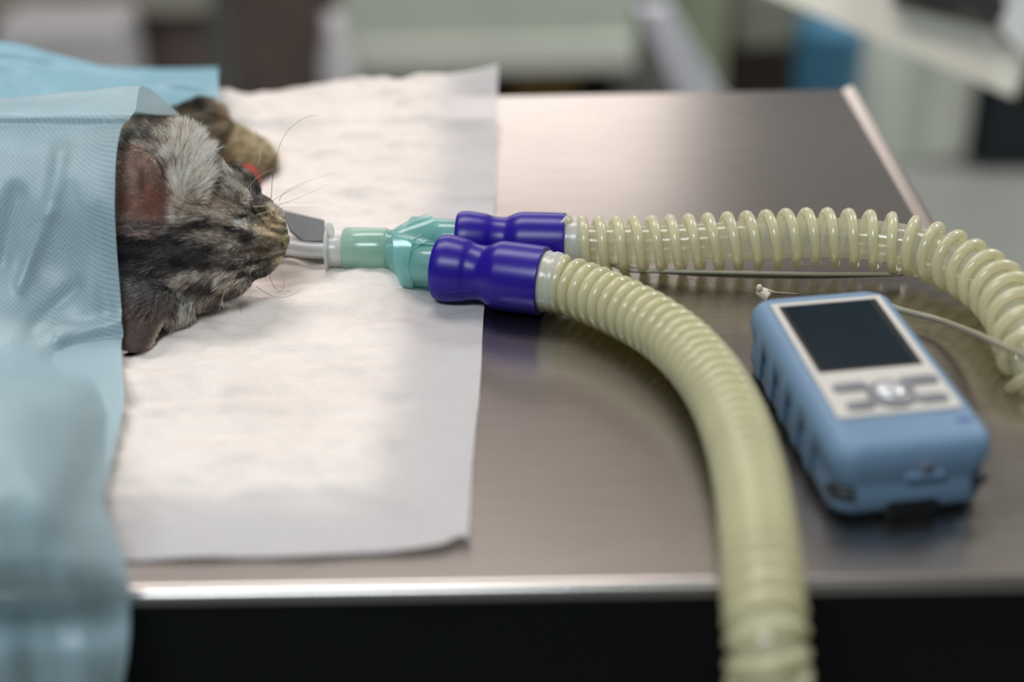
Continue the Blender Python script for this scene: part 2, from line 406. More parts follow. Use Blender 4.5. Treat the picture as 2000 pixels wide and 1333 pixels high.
# ================================================================ ABSORBENT PAD
def pad():
    edge = spline([P(915, 1072), P(925, 900), P(939, 745), P(945, 620), P(958, 500), P(967, 400), P(970, 330), P(971, 262), P(973, 215), P(975, 178)], 200)
    ye = edge[:, 1]; xe = edge[:, 0]
    y0 = P(915, 1072)[1]; y1 = YB - 0.002
    ny, nx = 260, 300
    xi0 = P(745, 985)[0]; xi_mid = P(800, 620)[0]
    G = np.zeros((ny, nx, 3)); film = np.zeros((ny, nx))
    bpx = [(60, 1104), (240, 1100), (430, 1098), (560, 1092), (700, 1087), (800, 1079), (870, 1064), (915, 1072)]
    bw = np.array([P(a, b) for a, b in bpx]); ylow = y0
    hx0 = -0.5
    for i in range(ny):
        ty = i / (ny - 1)
        for j in range(nx):
            tx = j / (nx - 1)
            yb = np.interp(hx0 + (bw[-1, 0] - hx0) * tx, bw[:, 0], bw[:, 1])
            y = yb + (y1 - yb) * ty
            xr = np.interp(y, ye, xe)
            x = hx0 + (xr - hx0) * (1 - (1 - tx) ** 1.25)
            # inner padded zone
            xb = np.interp(y, [P(745, 985)[1], P(790, 650)[1], P(868, 330)[1], y1], [P(745, 985)[0], P(800, 640)[0], P(868, 330)[0], P(876, 190)[0]])
            dx = (xb - x) / 0.004; dy = (y - P(600, 990)[1]) / 0.005
            inner = 1 / (1 + math.exp(-max(-30, min(30, dx)))) / (1 + math.exp(-max(-30, min(30, dy))))
            film[i, j] = 1 - inner
            z = 0.0010 + 0.0030 * inner
            # tissue wrinkles
            n1 = fbm((x, y * 2.2, 0), 22, 3, 1.0); n2 = fbm((x, y * 1.6, 0), 70, 2, 5.0); n3 = 1 - abs(fbm((x * 0.6, y * 1.5, 0), 30, 2, 9.0)) * 2
            z += inner * (0.0052 * n1 + 0.0026 * n2 + 0.0020 * n3) + (1 - inner) * (0.0014 * abs(n1) + 0.0008 * max(0, n3 - 0.6))
            # straight fold lines
            for fy, amp in ((P(590, 795)[1], -0.0030), (P(700, 262)[1], 0.004), (P(700, 395)[1], 0.0022)):
                fy2 = fy + 0.004 * fbm((x, 0, 0), 12, 2, fy * 9)
                z += amp * math.exp(-((y - fy2) / 0.0045) ** 2)
            # back of the pad curls up, most at the far right corner
            k = max(0, (y - (y1 - 0.10)) / 0.10); r = max(0, (x - (xr - 0.11)) / 0.11)
            z += 0.005 * k ** 2 * (0.4 + 0.6 * min(1, max(0, (x + 0.16) / 0.08))) + 0.013 * k ** 2.0 * r ** 2.2
            # edges ripple up a little
            e = max(0, 1 - (xr - x) / 0.010); z += 0.0016 * e * max(0, 0.3 + fbm((y, 2, 0), 28, 2, 3))
            eb = max(0, 1 - (y - yb) / 0.012); z += eb * 0.003 * max(0, fbm((x, 7, 0), 16, 2, 3) + 0.2)
            G[i, j] = (x, y, T + max(z, 0.0007))
    me = grid_mesh(G, 'absorbent_pad')
    at = me.attributes.new('film', 'FLOAT', 'POINT'); at.data.foreach_set('value', film.ravel())
    o = link('absorbent_pad', me, MT['pad']); s = o.modifiers.new('s', 'SOLIDIFY'); s.thickness = 0.0004; s.offset = -1
    tag(o, 'white absorbent tissue pad with crumpled edges spread on the steel table under the cat', 'absorbent pad')
    return o
pad()

# ================================================================ CAT
DH = (lambda p: float((p - CAM) @ AF))(P(400, 460, 0.036))          # depth of the head's middle
S = DH / F
def H(px, py, w): return D(px, py, DH - w * S)

def ball(c, r, ax=None):
    """ellipsoid mesh data: centre c (world), radii r along the three axes ax (columns)"""
    bm = bmesh.new(); bmesh.ops.create_icosphere(bm, subdivisions=4, radius=1)
    A = np.stack(ax, 1) if ax is not None else np.eye(3)
    for v in bm.verts: v.co = Vector(tuple(c + A @ (np.array(v.co) * r)))
    me = bpy.data.meshes.new('b'); bm.to_mesh(me); bm.free(); return me
HAX = (AX, AU, -AF)
def hb(px, py, w, ru, rv, rw, rot=0):
    a = math.radians(rot); u = AX * math.cos(a) + AU * math.sin(a); v = -AX * math.sin(a) + AU * math.cos(a)
    return ball(H(px, py, w), np.array([ru, rv, rw]) * S, (u, v, -AF))
def limb(pts, rad):
    c = spline(pts, 40); r = np.interp(np.linspace(0, 1, 40), np.linspace(0, 1, len(rad)), rad)
    V, Fc = sweep(c, r, 16); me = bpy.data.meshes.new('l'); me.from_pydata([tuple(v) for v in V], [], Fc)
    return joinm([me, ball(c[0], np.full(3, r[0])), ball(c[-1], np.full(3, r[-1]))])

def ear_shell(outline, base_w, tip_w, bulge, th=5):
    """closed cupped shell from an outline in px: outline[i]=(px,py,w)"""
    o = spline([*outline, outline[0]], 72)[:-1]; c = o.mean(0); V = []; Fc = []
    rings = 9
    for side in (0, 1):
        for k in range(rings + 1):
            t = k / rings
            for q in o:
                p = c + (q - c) * t
                b = bulge * (1 - t ** 2) - side * th * (1 if t < 1 else 0.5) * 1.0
                V.append(H(p[0], p[1], p[2] + b))
    n = len(o); m = (rings + 1) * n
    for side in (0, 1):
        for k in range(rings):
            for j in range(n):
                a = side * m + k * n + j; b = side * m + k * n + (j + 1) % n
                f = (a, b, b + n, a + n); Fc.append(f if side else f[::-1])
    for j in range(n):
        a = rings * n + j; b = rings * n + (j + 1) % n; Fc.append((a, b, b + m, a + m))
    me = bpy.data.meshes.new('e'); me.from_pydata([tuple(v) for v in V], [], Fc); return me

UP_EAR = [(226, 330, 60), (245, 300, 70), (268, 289, 82), (292, 300, 98), (312, 326, 108), (330, 366, 110), (343, 402, 104), (356, 436, 88), (320, 462, 84), (270, 462, 84), (226, 440, 78)]
LO_EAR = [(225, 560, 66), (280, 545, 74), (345, 575, 72), (338, 606, 70), (318, 640, 74), (304, 670, 78), (286, 700, 84), (264, 724, 92), (246, 722, 94), (232, 700, 90), (222, 640, 80)]
parts = [
    hb(300, 462, -8, 125, 160, 88), hb(385, 455, 0, 105, 150, 92, -3), hb(440, 458, 8, 82, 118, 76),
    hb(448, 385, -8, 60, 54, 60), hb(432, 526, -8, 60, 56, 58),
    hb(500, 462, 6, 58, 80, 52), hb(536, 464, 6, 27, 50, 36), hb(520, 482, -30, 36, 48, 28),
    hb(540, 428, -4, 18, 24, 22), hb(528, 498, -2, 20, 22, 22), hb(474, 464, 50, 60, 26, 34), hb(548, 470, 12, 16, 22, 18),
    hb(440, 405, 55, 42, 30, 20, -20), hb(425, 516, 52, 42, 28, 20, 10),
    hb(492, 408, 40, 26, 24, 20), hb(466, 526, 36, 24, 20, 18),
    hb(345, 340, 12, 50, 82, 50, 8), hb(300, 300, 6, 66, 56, 56), hb(320, 590, 30, 62, 50, 48, -10),
    hb(195, 455, -35, 120, 130, 95),
]
# trunk lies on its side, back to the camera, legs pointing away
B0 = H(170, 440, -50)
zc = T + 0.031
body = [(B0[0], B0[1] + 0.0, zc), (-0.27, 0.595, zc), (-0.36, 0.600, zc + 0.003), (-0.46, 0.605, zc), (-0.54, 0.615, zc - 0.004)]
parts.append(limb([np.array(b) for b in body], [0.026, 0.029, 0.030, 0.030, 0.026]))
pw1 = P(488, 312, 0.012); pw2 = P(396, 240, 0.030)
sh = np.array([-0.235, 0.630, T + 0.020])
parts.append(limb([sh, (sh + P(420, 290, 0.016)) / 2 + np.array([0, 0.02, 0]), P(425, 282, 0.015), P(455, 288, 0.015), pw1], [0.018, 0.013, 0.0105, 0.0105, 0.0118]))
for q in ((500, 294, .012), (511, 306, .012), (513, 320, .010), (503, 328, .008)): parts.append(ball(P(q[0], q[1], q[2]), np.full(3, 0.0062)))
parts.append(limb([sh + np.array([0.01, 0.02, 0.0]), P(300, 262, 0.024), P(350, 252, 0.028), pw2], [0.016, 0.011, 0.0105, 0.0115]))
for q in ((388, 220, .034), (404, 219, .034), (418, 226, .031), (424, 240, .028)): parts.append(ball(P(q[0], q[1], q[2]), np.full(3, 0.0062)))
parts.append(limb([P(398, 240, 0.025), P(420, 280, 0.012), P(440, 285, 0.012)], [0.010, 0.010, 0.010]))
# hind legs and tail, away under the drape
parts.append(limb([np.array([-0.52, 0.63, T + .04]), np.array([-0.50, 0.70, T + .03]), np.array([-0.56, 0.76, T + .012]), np.array([-0.52, 0.79, T + .011])], [0.026, 0.018, 0.011, 0.011]))
parts.append(limb([np.array([-0.55, 0.62, T + .03]), np.array([-0.64, 0.62, T + .012]), np.array([-0.72, 0.66, T + .009])], [0.014, 0.008, 0.006]))
parts.append(ear_shell(UP_EAR, 0, 0, 4, 7))
parts.append(ear_shell(LO_EAR, 0, 0, 14, 7))

raw = joinm(parts); tmp = bpy.data.objects.new('tmp', raw); COL.objects.link(tmp)
rm = tmp.modifiers.new('r', 'REMESH'); rm.mode = 'VOXEL'; rm.voxel_size = 0.0011
sm = tmp.modifiers.new('s', 'SMOOTH'); sm.iterations = 5; sm.factor = 0.5
dg = bpy.context.evaluated_depsgraph_get(); catme = bpy.data.meshes.new_from_object(tmp.evaluated_get(dg))
bpy.data.objects.remove(tmp)
catme.materials.clear()
nv = len(catme.vertices); co = np.zeros(nv * 3); catme.vertices.foreach_get('co', co); co = co.reshape(-1, 3)
nr = np.zeros(nv * 3); catme.vertex_normals.foreach_get('vector', nr); nr = nr.reshape(-1, 3)
px, py, dz = pix(co); ww = (DH - dz) / S; head = (px > 200) & (ww > -70) & (py > 240) & (py < 740)
# creases: closed eyelids, muzzle lines
def segd(px, py, a, b):
    a = np.array(a, float); b = np.array(b, float); d = b - a
    t = np.clip(((px - a[0]) * d[0] + (py - a[1]) * d[1]) / (d @ d), 0, 1)
    return np.hypot(px - a[0] - t * d[0], py - a[1] - t * d[1])
CREASE = [((456, 430), (474, 428), 4, 6), ((474, 428), (490, 420), 4, 6), ((489, 397), (494, 410), 3.5, 7), ((494, 410), (506, 424), 3.5, 7), ((506, 424), (520, 442), 4, 4), ((436, 443), (454, 453), 5, 8), ((454, 453), (476, 455), 4, 6),
          ((464, 542), (478, 535), 4, 8), ((478, 535), (492, 543), 4, 8), ((438, 534), (450, 526), 4, 7), ((450, 526), (466, 522), 4, 6),
          ((508, 505), (524, 490), 5, 5), ((540, 462), (556, 474), 3, 3), ((350, 440), (372, 400), 6, 8), ((240, 446), (350, 446), 7, 8), ((250, 530), (330, 560), 8, 8), ((330, 560), (350, 580), 7, 6)]
disp = np.zeros(nv)
for a, b, wd, am in CREASE: disp = np.minimum(disp, -am * np.exp(-(segd(px, py, a, b) / wd) ** 2))
co[:, :] += np.where(head & (ww > 10), disp, 0)[:, None] * S * (-AF)[None, :]
co[:, 2] = np.maximum(co[:, 2], T + 0.0045)
catme.vertices.foreach_set('co', co.ravel()); catme.update()

# coat pattern, with some shade painted in, over the cat's own surface
LIGHT, MID, DARK = (164, 156, 146), (124, 116, 108), (38, 36, 38)
CREAM, TAN, PINK, RUST, OLIVE = (226, 200, 178), (170, 142, 104), (148, 112, 100), (120, 58, 42), (128, 114, 84)
# (x, y, rx, ry, rot, colour, weight)
SPOT = [
    (300, 485, 110, 46, 4, DARK, .95), (395, 500, 70, 26, 10, DARK, .8), (400, 440, 34, 14, -8, DARK, .6), (300, 545, 50, 20, 20, DARK, .85), (250, 500, 50, 60, 0, DARK, .7),
    (300, 448, 80, 12, 4, DARK, .8), (390, 333, 14, 26, 20, DARK, .8), (414, 352, 26, 9, 30, DARK, .45), (472, 340, 9, 34, -38, DARK, .65), (500, 376, 8, 26, -20, DARK, .6),
    (510, 395, 16, 14, 0, DARK, .5), (440, 384, 34, 7, 30, DARK, .3), (476, 424, 12, 8, -15, DARK, .9), (492, 408, 5, 18, -30, DARK, .75), (460, 450, 26, 8, 8, DARK, .9), (495, 466, 24, 16, 15, DARK, .75),
    (410, 558, 20, 16, 0, DARK, .8), (462, 525, 12, 8, -20, DARK, .7), (480, 534, 20, 6, 5, DARK, .9), (500, 505, 34, 10, -35, DARK, .7), (440, 580, 60, 12, -15, DARK, .7), (505, 548, 26, 12, -45, DARK, .7),  # slanted patch under the lower contour is painted shadow
    (520, 520, 26, 10, -45, DARK, .4), (430, 490, 50, 8, 12, DARK, .5), (450, 505, 40, 7, 0, MID, .6), (420, 545, 60, 10, 10, MID, .5),
    (372, 338, 32, 94, 8, CREAM, 1.0), (352, 300, 46, 40, 0, CREAM, .9), (410, 318, 24, 12, 10, LIGHT, .8), (425, 405, 40, 26, 0, (140, 122, 108), .8), (440, 345, 22, 14, 30, LIGHT, .6), (460, 374, 18, 18, 0, LIGHT, .6),
    (484, 400, 10, 10, 0, CREAM, .5), (478, 436, 16, 6, 10, LIGHT, .7), (488, 548, 16, 12, 0, (144, 138, 132), .8), (490, 518, 12, 8, 0, LIGHT, .8), (440, 468, 20, 5, 5, LIGHT, .4), (466, 492, 30, 5, -10, LIGHT, .4),
    (530, 436, 26, 34, 20, TAN, .8), (520, 418, 9, 8, 0, DARK, .5), (534, 424, 8, 6, 0, (90, 70, 50), .5), (552, 424, 8, 16, 20, CREAM, .6), (514, 462, 18, 20, 0, (150, 132, 112), .6), (553, 466, 14, 20, 0, OLIVE, .8), (542, 500, 16, 14, -40, (186, 172, 136), .85), (518, 492, 18, 10, -30, (96, 80, 62), .7),
    (270, 375, 60, 80, 0, (126, 98, 88), 1.0), (300, 385, 34, 44, 0, (138, 74, 58), .9), (262, 330, 30, 34, 0, (150, 116, 104), .8), (278, 350, 8, 30, 10, (80, 58, 52), .7), (270, 430, 70, 16, 10, (96, 86, 82), .8), (250, 400, 18, 20, 0, (110, 56, 44), .5),
    (262, 268, 40, 22, 0, (112, 104, 96), .9), (298, 265, 8, 22, 30, DARK, .6),
    (340, 585, 60, 26, -15, (132, 128, 124), .95), (290, 600, 50, 34, 20, (104, 98, 96), .7), (265, 650, 40, 60, 10, (104, 82, 76), .9), (255, 700, 30, 30, 0, (78, 56, 50), .8), (320, 548, 40, 8, 20, (70, 68, 70), .5),
    (235, 590, 18, 50, 0, (90, 88, 90), .7),
]
def srgb2lin(a): a = np.asarray(a, float) / 255; return np.where(a <= 0.04045, a / 12.92, ((a + 0.055) / 1.055) ** 2.4)
def inpoly(px, py, pg):
    r_ = np.zeros(len(px), bool); x0, y0 = pg[-1]
    for x1, y1 in pg:
        cnd = (y1 > py) != (y0 > py)
        with np.errstate(divide='ignore', invalid='ignore'):
            xi = (x0 - x1) * (py - y1) / (y0 - y1 + 1e-12) + x1
        r_ ^= cnd & (px < xi); x0, y0 = x1, y1
    return r_
def coat(px, py, w, pos, jitter=0.0, rng=None):
    n = len(px); c = np.tile(np.array([119, 107, 97.0]), (n, 1))
    nz = np.array([mnoise.noise(Vector((float(a) * 0.022, float(b) * 0.06, 0.3))) for a, b in zip(px, py)])
    nz2 = np.array([mnoise.noise(Vector((float(a) * 0.07, float(b) * 0.16, 4.3))) for a, b in zip(px, py)])
    th = np.arctan2(py - 468, 640 - px) ; rr_ = np.hypot(py - 468, 640 - px)
    st = np.array([mnoise.noise(Vector((float(a) * 17, float(b) * 0.016, 1.7))) for a, b in zip(th, rr_)])
    st2 = np.array([mnoise.noise(Vector((float(a) * 40, float(b) * 0.05, 8.7))) for a, b in zip(th, rr_)])
    c *= (1 + 0.3 * nz + 0.3 * nz2)[:, None]
    for x, y, rx, ry, rot, cc, wt in SPOT:
        a = math.radians(rot); u = (px - x) * math.cos(a) + (py - y) * math.sin(a); v = -(px - x) * math.sin(a) + (py - y) * math.cos(a)
        d = (u / rx) ** 2 + (v / ry) ** 2 + 0.5 * nz2
        k = wt / (1 + np.exp((d - 0.8) * 5)); c = c * (1 - k[:, None]) + np.array(cc, float) * k[:, None]
    crm = 1 - 0.65 * np.exp(-(((px - 372) / 34) ** 2 + ((py - 330) / 92) ** 2) ** 2)
    c *= np.clip(1 + (0.75 * st + 0.55 * st2) * crm, 0.3, 1.8)[:, None]
    for poly, up in ((UP_EAR, True), (LO_EAR, False)):
        pg = spline([*poly, poly[0]], 60)[:, :2]; ins = inpoly(px, py, pg) & (w > 52)
        ed = np.min(np.stack([segd(px, py, pg[k], pg[k + 1]) for k in range(59)]), 0)
        if up:
            e = np.tile(np.array([122, 96, 86.]), (n, 1))
            for x, y, rx, ry, cc, wt in ((262, 325, 34, 26, (160, 124, 110), .9), (300, 395, 36, 40, (120, 72, 58), .9), (318, 350, 12, 40, (92, 72, 66), .8), (276, 352, 7, 26, (74, 54, 50), .8), (244, 395, 14, 22, (112, 58, 46), .7), (290, 446, 80, 16, (92, 84, 82), .95), (335, 425, 14, 14, (120, 108, 100), .7)):  # dark brown patch inside the rim is painted shading
                k = (wt * np.exp(-(((px - x) / rx) ** 2 + ((py - y) / ry) ** 2) ** 1.5))[:, None]; e = e * (1 - k) + np.array(cc, float) * k
            e *= 0.95; rimc, rw_ = np.array([168, 148, 132.]), 3.5
        else:
            e = np.tile(np.array([98, 80, 75.]), (n, 1)); k = np.clip((610 - py) / 40, 0, 1)[:, None]; e = e * (1 - k) + np.array([104, 100, 98.]) * k
            k = np.clip((py - 680) / 40, 0, 1)[:, None]; e = e * (1 - .6 * k) + np.array([66, 46, 42.]) * .6 * k
            e *= 0.85; rimc, rw_ = np.array([222, 204, 180.]), 9.0
        side = (px > 262) & (py < 432) if up else (px > 262 + 0 * px) & (py > 612) & (px + 0.62 * py > 680)
        k = (np.exp(-(ed / rw_) ** 2) * side * (0.9 if not up else 0.7))[:, None]
        e = e * (1 + 0.22 * nz2[:, None]) * (1 - k) + rimc * k
        soft = np.clip(ed / 5, 0.25, 1)[:, None] if not up else 1.0
        c = np.where(ins[:, None], e, c)
    far = (w < -75) | (py < 246)
    tan = np.exp(-(((px - 490) / 75) ** 2 + ((py - 285) / 60) ** 2))[:, None]
    leg = np.array([92, 84, 72.0]) * (1 + 0.9 * nz[:, None] + 0.5 * nz2[:, None]) * (1 - tan) + np.array([178, 152, 116.0]) * (1 + 0.35 * nz2[:, None]) * tan
    gr = np.exp(-(((px - 520) / 26) ** 2 + ((py - 335) / 22) ** 2))[:, None]; leg = leg * (1 - .7 * gr) + np.array([92, 84, 66.]) * .7 * gr
    pk = 0.35 * np.exp(-(((px - 424) / 11) ** 2 + ((py - 224) / 12) ** 2))[:, None]; leg = leg * (1 - pk) + np.array([140, 84, 60.]) * pk
    c = np.where(far[:, None], leg, c)
    if rng is not None: c = c * (1 + jitter * rng.normal(size=n))[:, None]
    return np.clip(c, 6, 250)
px, py, dz = pix(co); ww = (DH - dz) / S
cc = srgb2lin(coat(px, py, ww, co)) * 0.8
ca = catme.color_attributes.new('furcol', 'FLOAT_COLOR', 'POINT')
ca.data.foreach_set('color', np.concatenate([cc, np.ones((nv, 1))], 1).ravel())
cat = link('cat', catme, MT['skin'])
tag(cat, 'grey tabby cat with eyes shut lying on the white pad under the blue drape', 'cat')

# fur strands
rng = np.random.default_rng(7)
catme.calc_loop_triangles(); nt = len(catme.loop_triangles); tri = np.zeros(nt * 3, int); catme.loop_triangles.foreach_get('vertices', tri); tri = tri.reshape(-1, 3)
nr = np.zeros(nv * 3); catme.vertex_normals.foreach_get('vector', nr); nr = nr.reshape(-1, 3)
tp = co[tri].mean(1); tpx, tpy, tdz = pix(tp); tw = (DH - tdz) / S
area_t = 0.5 * np.linalg.norm(np.cross(co[tri[:, 1]] - co[tri[:, 0]], co[tri[:, 2]] - co[tri[:, 0]]), axis=1)
tn = nr[tri].mean(1); facing = (tn * ((CAM - tp) / np.linalg.norm(CAM - tp, axis=1)[:, None])).sum(1)
wgt = area_t * (tpx > 175) * (tpx < 600) * (facing > -0.55) * (tp[:, 2] > T + 0.0047)
far_t = (tw < -75) | (tpy < 246); wgt = wgt * np.where(far_t, 0.35, 1.0)
NH = 170000
pick = rng.choice(nt, NH, p=wgt / wgt.sum()); r1, r2 = rng.random(NH), rng.random(NH); sq = np.sqrt(r1)
b0, b1, b2 = 1 - sq, sq * (1 - r2), sq * r2; tt = tri[pick]
root = co[tt[:, 0]] * b0[:, None] + co[tt[:, 1]] * b1[:, None] + co[tt[:, 2]] * b2[:, None]
nn = nr[tt[:, 0]] * b0[:, None] + nr[tt[:, 1]] * b1[:, None] + nr[tt[:, 2]] * b2[:, None]; nn /= np.linalg.norm(nn, axis=1)[:, None]
hx, hy, hz = pix(root); hw = (DH - hz) / S
# comb: away from the nose, fanning out to both sides
fu = -(565 - hx) * 0 - 1.0 + 0 * hx; fv = np.clip((466 - hy) / 150, -1, 1) * 0.8
def inr(x, y, rx, ry): return np.exp(-(((hx - x) / rx) ** 2 + ((hy - y) / ry) ** 2))
cz = np.clip(inr(372, 335, 36, 90) * 1.3, 0, 1)                      # pale tuft beside the upper ear stands up and to the right
fu = fu * (1 - cz) + 0.55 * cz; fv = fv * (1 - cz) + (0.85) * np.clip((400 - hy) / 60, -0.6, 1) * cz
lowe = np.clip(inr(330, 610, 40, 40), 0, 1); fu = fu * (1 - lowe) + 0.35 * lowe; fv = fv * (1 - lowe) - 0.9 * lowe
farh = (hw < -75) | (hy < 246); fu = np.where(farh, 0.8, fu); fv = np.where(farh, 0.1, fv)
flow = fu[:, None] * AX + fv[:, None] * AU - 0.0 * AF
flow -= nn * (flow * nn).sum(1)[:, None]; flow /= np.linalg.norm(flow, axis=1)[:, None] + 1e-9
ln = 4.6e-3 + 0 * hx
nose_d = np.hypot(hx - 560, hy - 470); ln *= np.clip(nose_d / 150, 0.16, 1)
pgu = spline([*UP_EAR, UP_EAR[0]], 60)[:, :2]; pgl = spline([*LO_EAR, LO_EAR[0]], 60)[:, :2]
ear_m = ((inpoly(hx, hy, pgu) & (hy < 440) & (hw > 62)) | (inpoly(hx, hy, pgl) & (hy > 612) & (hw > 50))).astype(float)
ln *= 1 - 0.74 * ear_m
for ex, ey in ((486, 412), (474, 530)): ln *= 1 - 0.55 * np.exp(-(((hx - ex) / 22) ** 2 + ((hy - ey) / 18) ** 2))
ln *= 1 + 1.5 * cz * (1 - ear_m); ln *= rng.uniform(0.6, 1.2, NH)
lift = 0.30 + 0.25 * cz - 0.12 * ear_m + rng.normal(size=NH) * 0.10
rnd = rng.normal(size=(NH, 3)) * 0.20
clump = np.array([mnoise.noise_vector(Vector((float(p[0]) * 260, float(p[1]) * 260, float(p[2]) * 260))) for p in root]) * 0.36
d0 = flow + nn * (lift[:, None] + 0.25) + rnd * 0.5 + clump * 0.5; d0 /= np.linalg.norm(d0, axis=1)[:, None]
d1 = flow + nn * (lift[:, None] - 0.15) + rnd + clump; d1 /= np.linalg.norm(d1, axis=1)[:, None]
NPT = 4
pts = np.zeros((NH, NPT, 3)); pts[:, 0] = root - nn * 0.0003
for k in range(1, NPT):
    t = (k - 0.5) / (NPT - 1); pts[:, k] = pts[:, k - 1] + (d0 * (1 - t) + d1 * t) * (ln / (NPT - 1))[:, None]
pts[:, :, 2] = np.maximum(pts[:, :, 2], T + 0.0035)
hc = np.clip(srgb2lin(coat(hx + rng.normal(size=NH) * 2.5, hy + rng.normal(size=NH) * 2.5, hw, root, 0.34, rng)) * 1.85, 0, 0.9)
cv = bpy.data.hair_curves.new('fur'); cv.add_curves([NPT] * NH)
cv.attributes['position'].data.foreach_set('vector', pts.reshape(-1).astype(np.float32))
ra = cv.attributes.new('radius', 'FLOAT', 'POINT') if 'radius' not in cv.attributes else cv.attributes['radius']
ra.data.foreach_set('value', np.tile(np.array([6.5e-5, 6.5e-5, 5.0e-5, 1.2e-5]), NH).astype(np.float32))
fa = cv.attributes.new('furcol', 'FLOAT_COLOR', 'CURVE')
fa.data.foreach_set('color', np.concatenate([hc, np.ones((NH, 1))], 1).ravel().astype(np.float32))
cv.materials.append(MT['fur'])
fur = bpy.data.objects.new('fur', cv); COL.objects.link(fur); fur.parent = cat; fur['kind'] = 'stuff'

# closed eyelids: dark slits lying on the face, with short lashes
from mathutils.bvhtree import BVHTree
bvh = BVHTree.FromPolygons([tuple(v) for v in co], [tuple(t_) for t_ in tri.tolist()])
def onface(px_, py_, lift=0.0004):
    d = ray(px_, py_); d = d / np.linalg.norm(d); h = bvh.ray_cast(Vector(CAM), Vector(d))
    p = np.array(h[0]) if h[0] is not None else H(px_, py_, 60); return p - d * lift
lid_m = plain('eyelid_skin', (24, 20, 20), 0.4)
for pts_ in ([(488, 396), (493, 409), (503, 420), (514, 434)], [(462, 543), (470, 537), (479, 535), (487, 538), (494, 545)]):
    c = spline([onface(*q, lift=0.0011) for q in pts_], 20)
    ld = link('eyelid', sweep(c, np.interp(np.linspace(0, 1, 20), [0, .5, 1], [.0002, .00055, .0002]), 8), lid_m, cat); ld['label'] = 'dark slit of a closed eye'
# nose leather
V, Fc = [], []
def small_ball(px_, py_, w, ru, rv, rw, rot=0): return hb(px_, py_, w, ru, rv, rw, rot)
link('nose', small_ball(556, 470, 14, 10, 14, 14, -10), MT['nose'], cat)
# whiskers: (points px,py,w) and colour
WH = [([(530, 388, 10), (532, 350, 16), (541, 300, 22), (560, 258, 24), (592, 232, 24), (622, 224, 22)], 1),
      ([(545, 392, 0), (556, 376, 4), (590, 358, 8), (625, 346, 8), (660, 336, 6)], 0), ([(532, 392, 4), (560, 376, 8), (590, 362, 10), (600, 356, 10)], 0),
      ([(494, 404, 60), (520, 402, 64), (545, 398, 66), (620, 394, 60)], 0), ([(500, 420, 58), (530, 412, 64), (555, 406, 66), (620, 406, 60)], 0),
      ([(476, 392, 60), (484, 368, 70), (505, 345, 76), (535, 330, 78)], 0), ([(505, 322, 5), (508, 300, 6), (503, 268, 8), (500, 250, 8)], 0),
      ([(340, 262, 60), (342, 245, 64), (343, 228, 64)], 0), ([(308, 246, 40), (316, 262, 50), (334, 280, 60)], 0),
      ([(452, 546, 60), (440, 566, 74), (432, 590, 78), (428, 608, 80)], 0), ([(434, 586, 74), (436, 598, 78), (439, 606, 78)], 0),
      ([(524, 528, 10), (530, 550, 14), (542, 568, 14), (552, 566, 12), (556, 540, 10)], 1), ([(500, 560, 30), (530, 578, 24), (560, 580, 16), (590, 566, 8)], 1),
      ([(466, 590, 50), (470, 605, 54), (472, 616, 56)], 1), ([(482, 560, 60), (490, 575, 60), (494, 580, 60)], 0), ([(545, 400, 0), (570, 392, 2), (600, 380, 4), (640, 360, 4)], 0)]
for pp, dk in WH:
    c = np.stack([H(*q) for q in pp]); c[:, 2] = np.maximum(c[:, 2], T + 0.0042); c = spline(c, 24)
    link('whisker', sweep(c, np.linspace(1.3e-4, 4e-5, 24), 5), MT['whisk_d' if dk else 'whisk'], cat)
# hairs of the pale tuft and the bright rims of both ears are part of the coat

# red cloth strip behind the face
rc = spline([P(468, 328, 0.010), P(481, 326, 0.0145), P(493, 331, 0.0145), P(503, 342, 0.012), P(508, 358, 0.008), P(508, 378, 0.0055)], 24)
Gr = np.stack([rc + np.array([0.0, 0.005, 0.0]) * (k - 1.2) / 1.0 * 0.8 + np.array([0, 0, 0.0015 * (1 - (k - 1.0) ** 2)]) for k in np.linspace(0, 2, 7)])
o = link('cloth_strip', grid_mesh(Gr), MT['red']); o.modifiers.new('s', 'SOLIDIFY').thickness = 0.0012
tag(o, 'small red cloth strip lying behind the cat\'s face, in front of its tan paw', 'cloth strip')

# ================================================================ BREATHING CIRCUIT
# endotracheal tube, out of the mouth to the green connector
e0 = P(548, 481, 0.013); e1 = P(640, 490, 0.0125); e2 = P(690, 489, 0.0125)
et = empty('endotracheal_tube', P(600, 495))
tag(et, 'clear plastic breathing tube running from the cat\'s mouth to the green connector', 'breathing tube')
dirE = (e2 - e1) / np.linalg.norm(e2 - e1)
tubec = spline([e0 + np.array([-0.012, 0.002, 0.0]), e0, (e0 + e1) / 2 + np.array([0, 0, -.0006]), e1], 40)
link('tube', sweep(tubec, 0.0036, 24, cap=False), MT['clearp'], et)
link('tube_bore', sweep(tubec, 0.0026, 20, cap=False), MT['clearp'], et)
link('connector', lathe(e1, e2, [(-0.001, 0.0052), (-0.001, 0.0068), (0.001, 0.0072), (0.0125, 0.0074), (0.0125, 0.0062), (0.0, 0.0052)]), MT['frost'], et)
link('flange', lathe(e1 - dirE * 0.0006, e2, [(0, 0.0045), (0, 0.0102), (0.0006, 0.0108), (0.0013, 0.0102), (0.0014, 0.0045)], 48, squash=1.0), MT['frost'], et)
tabc = e1 + np.array([0.0015, 0.001, 0.0095])
link('flange_tab', ball(tabc, (0.0022, 0.0012, 0.0042)), MT['frost'], et)

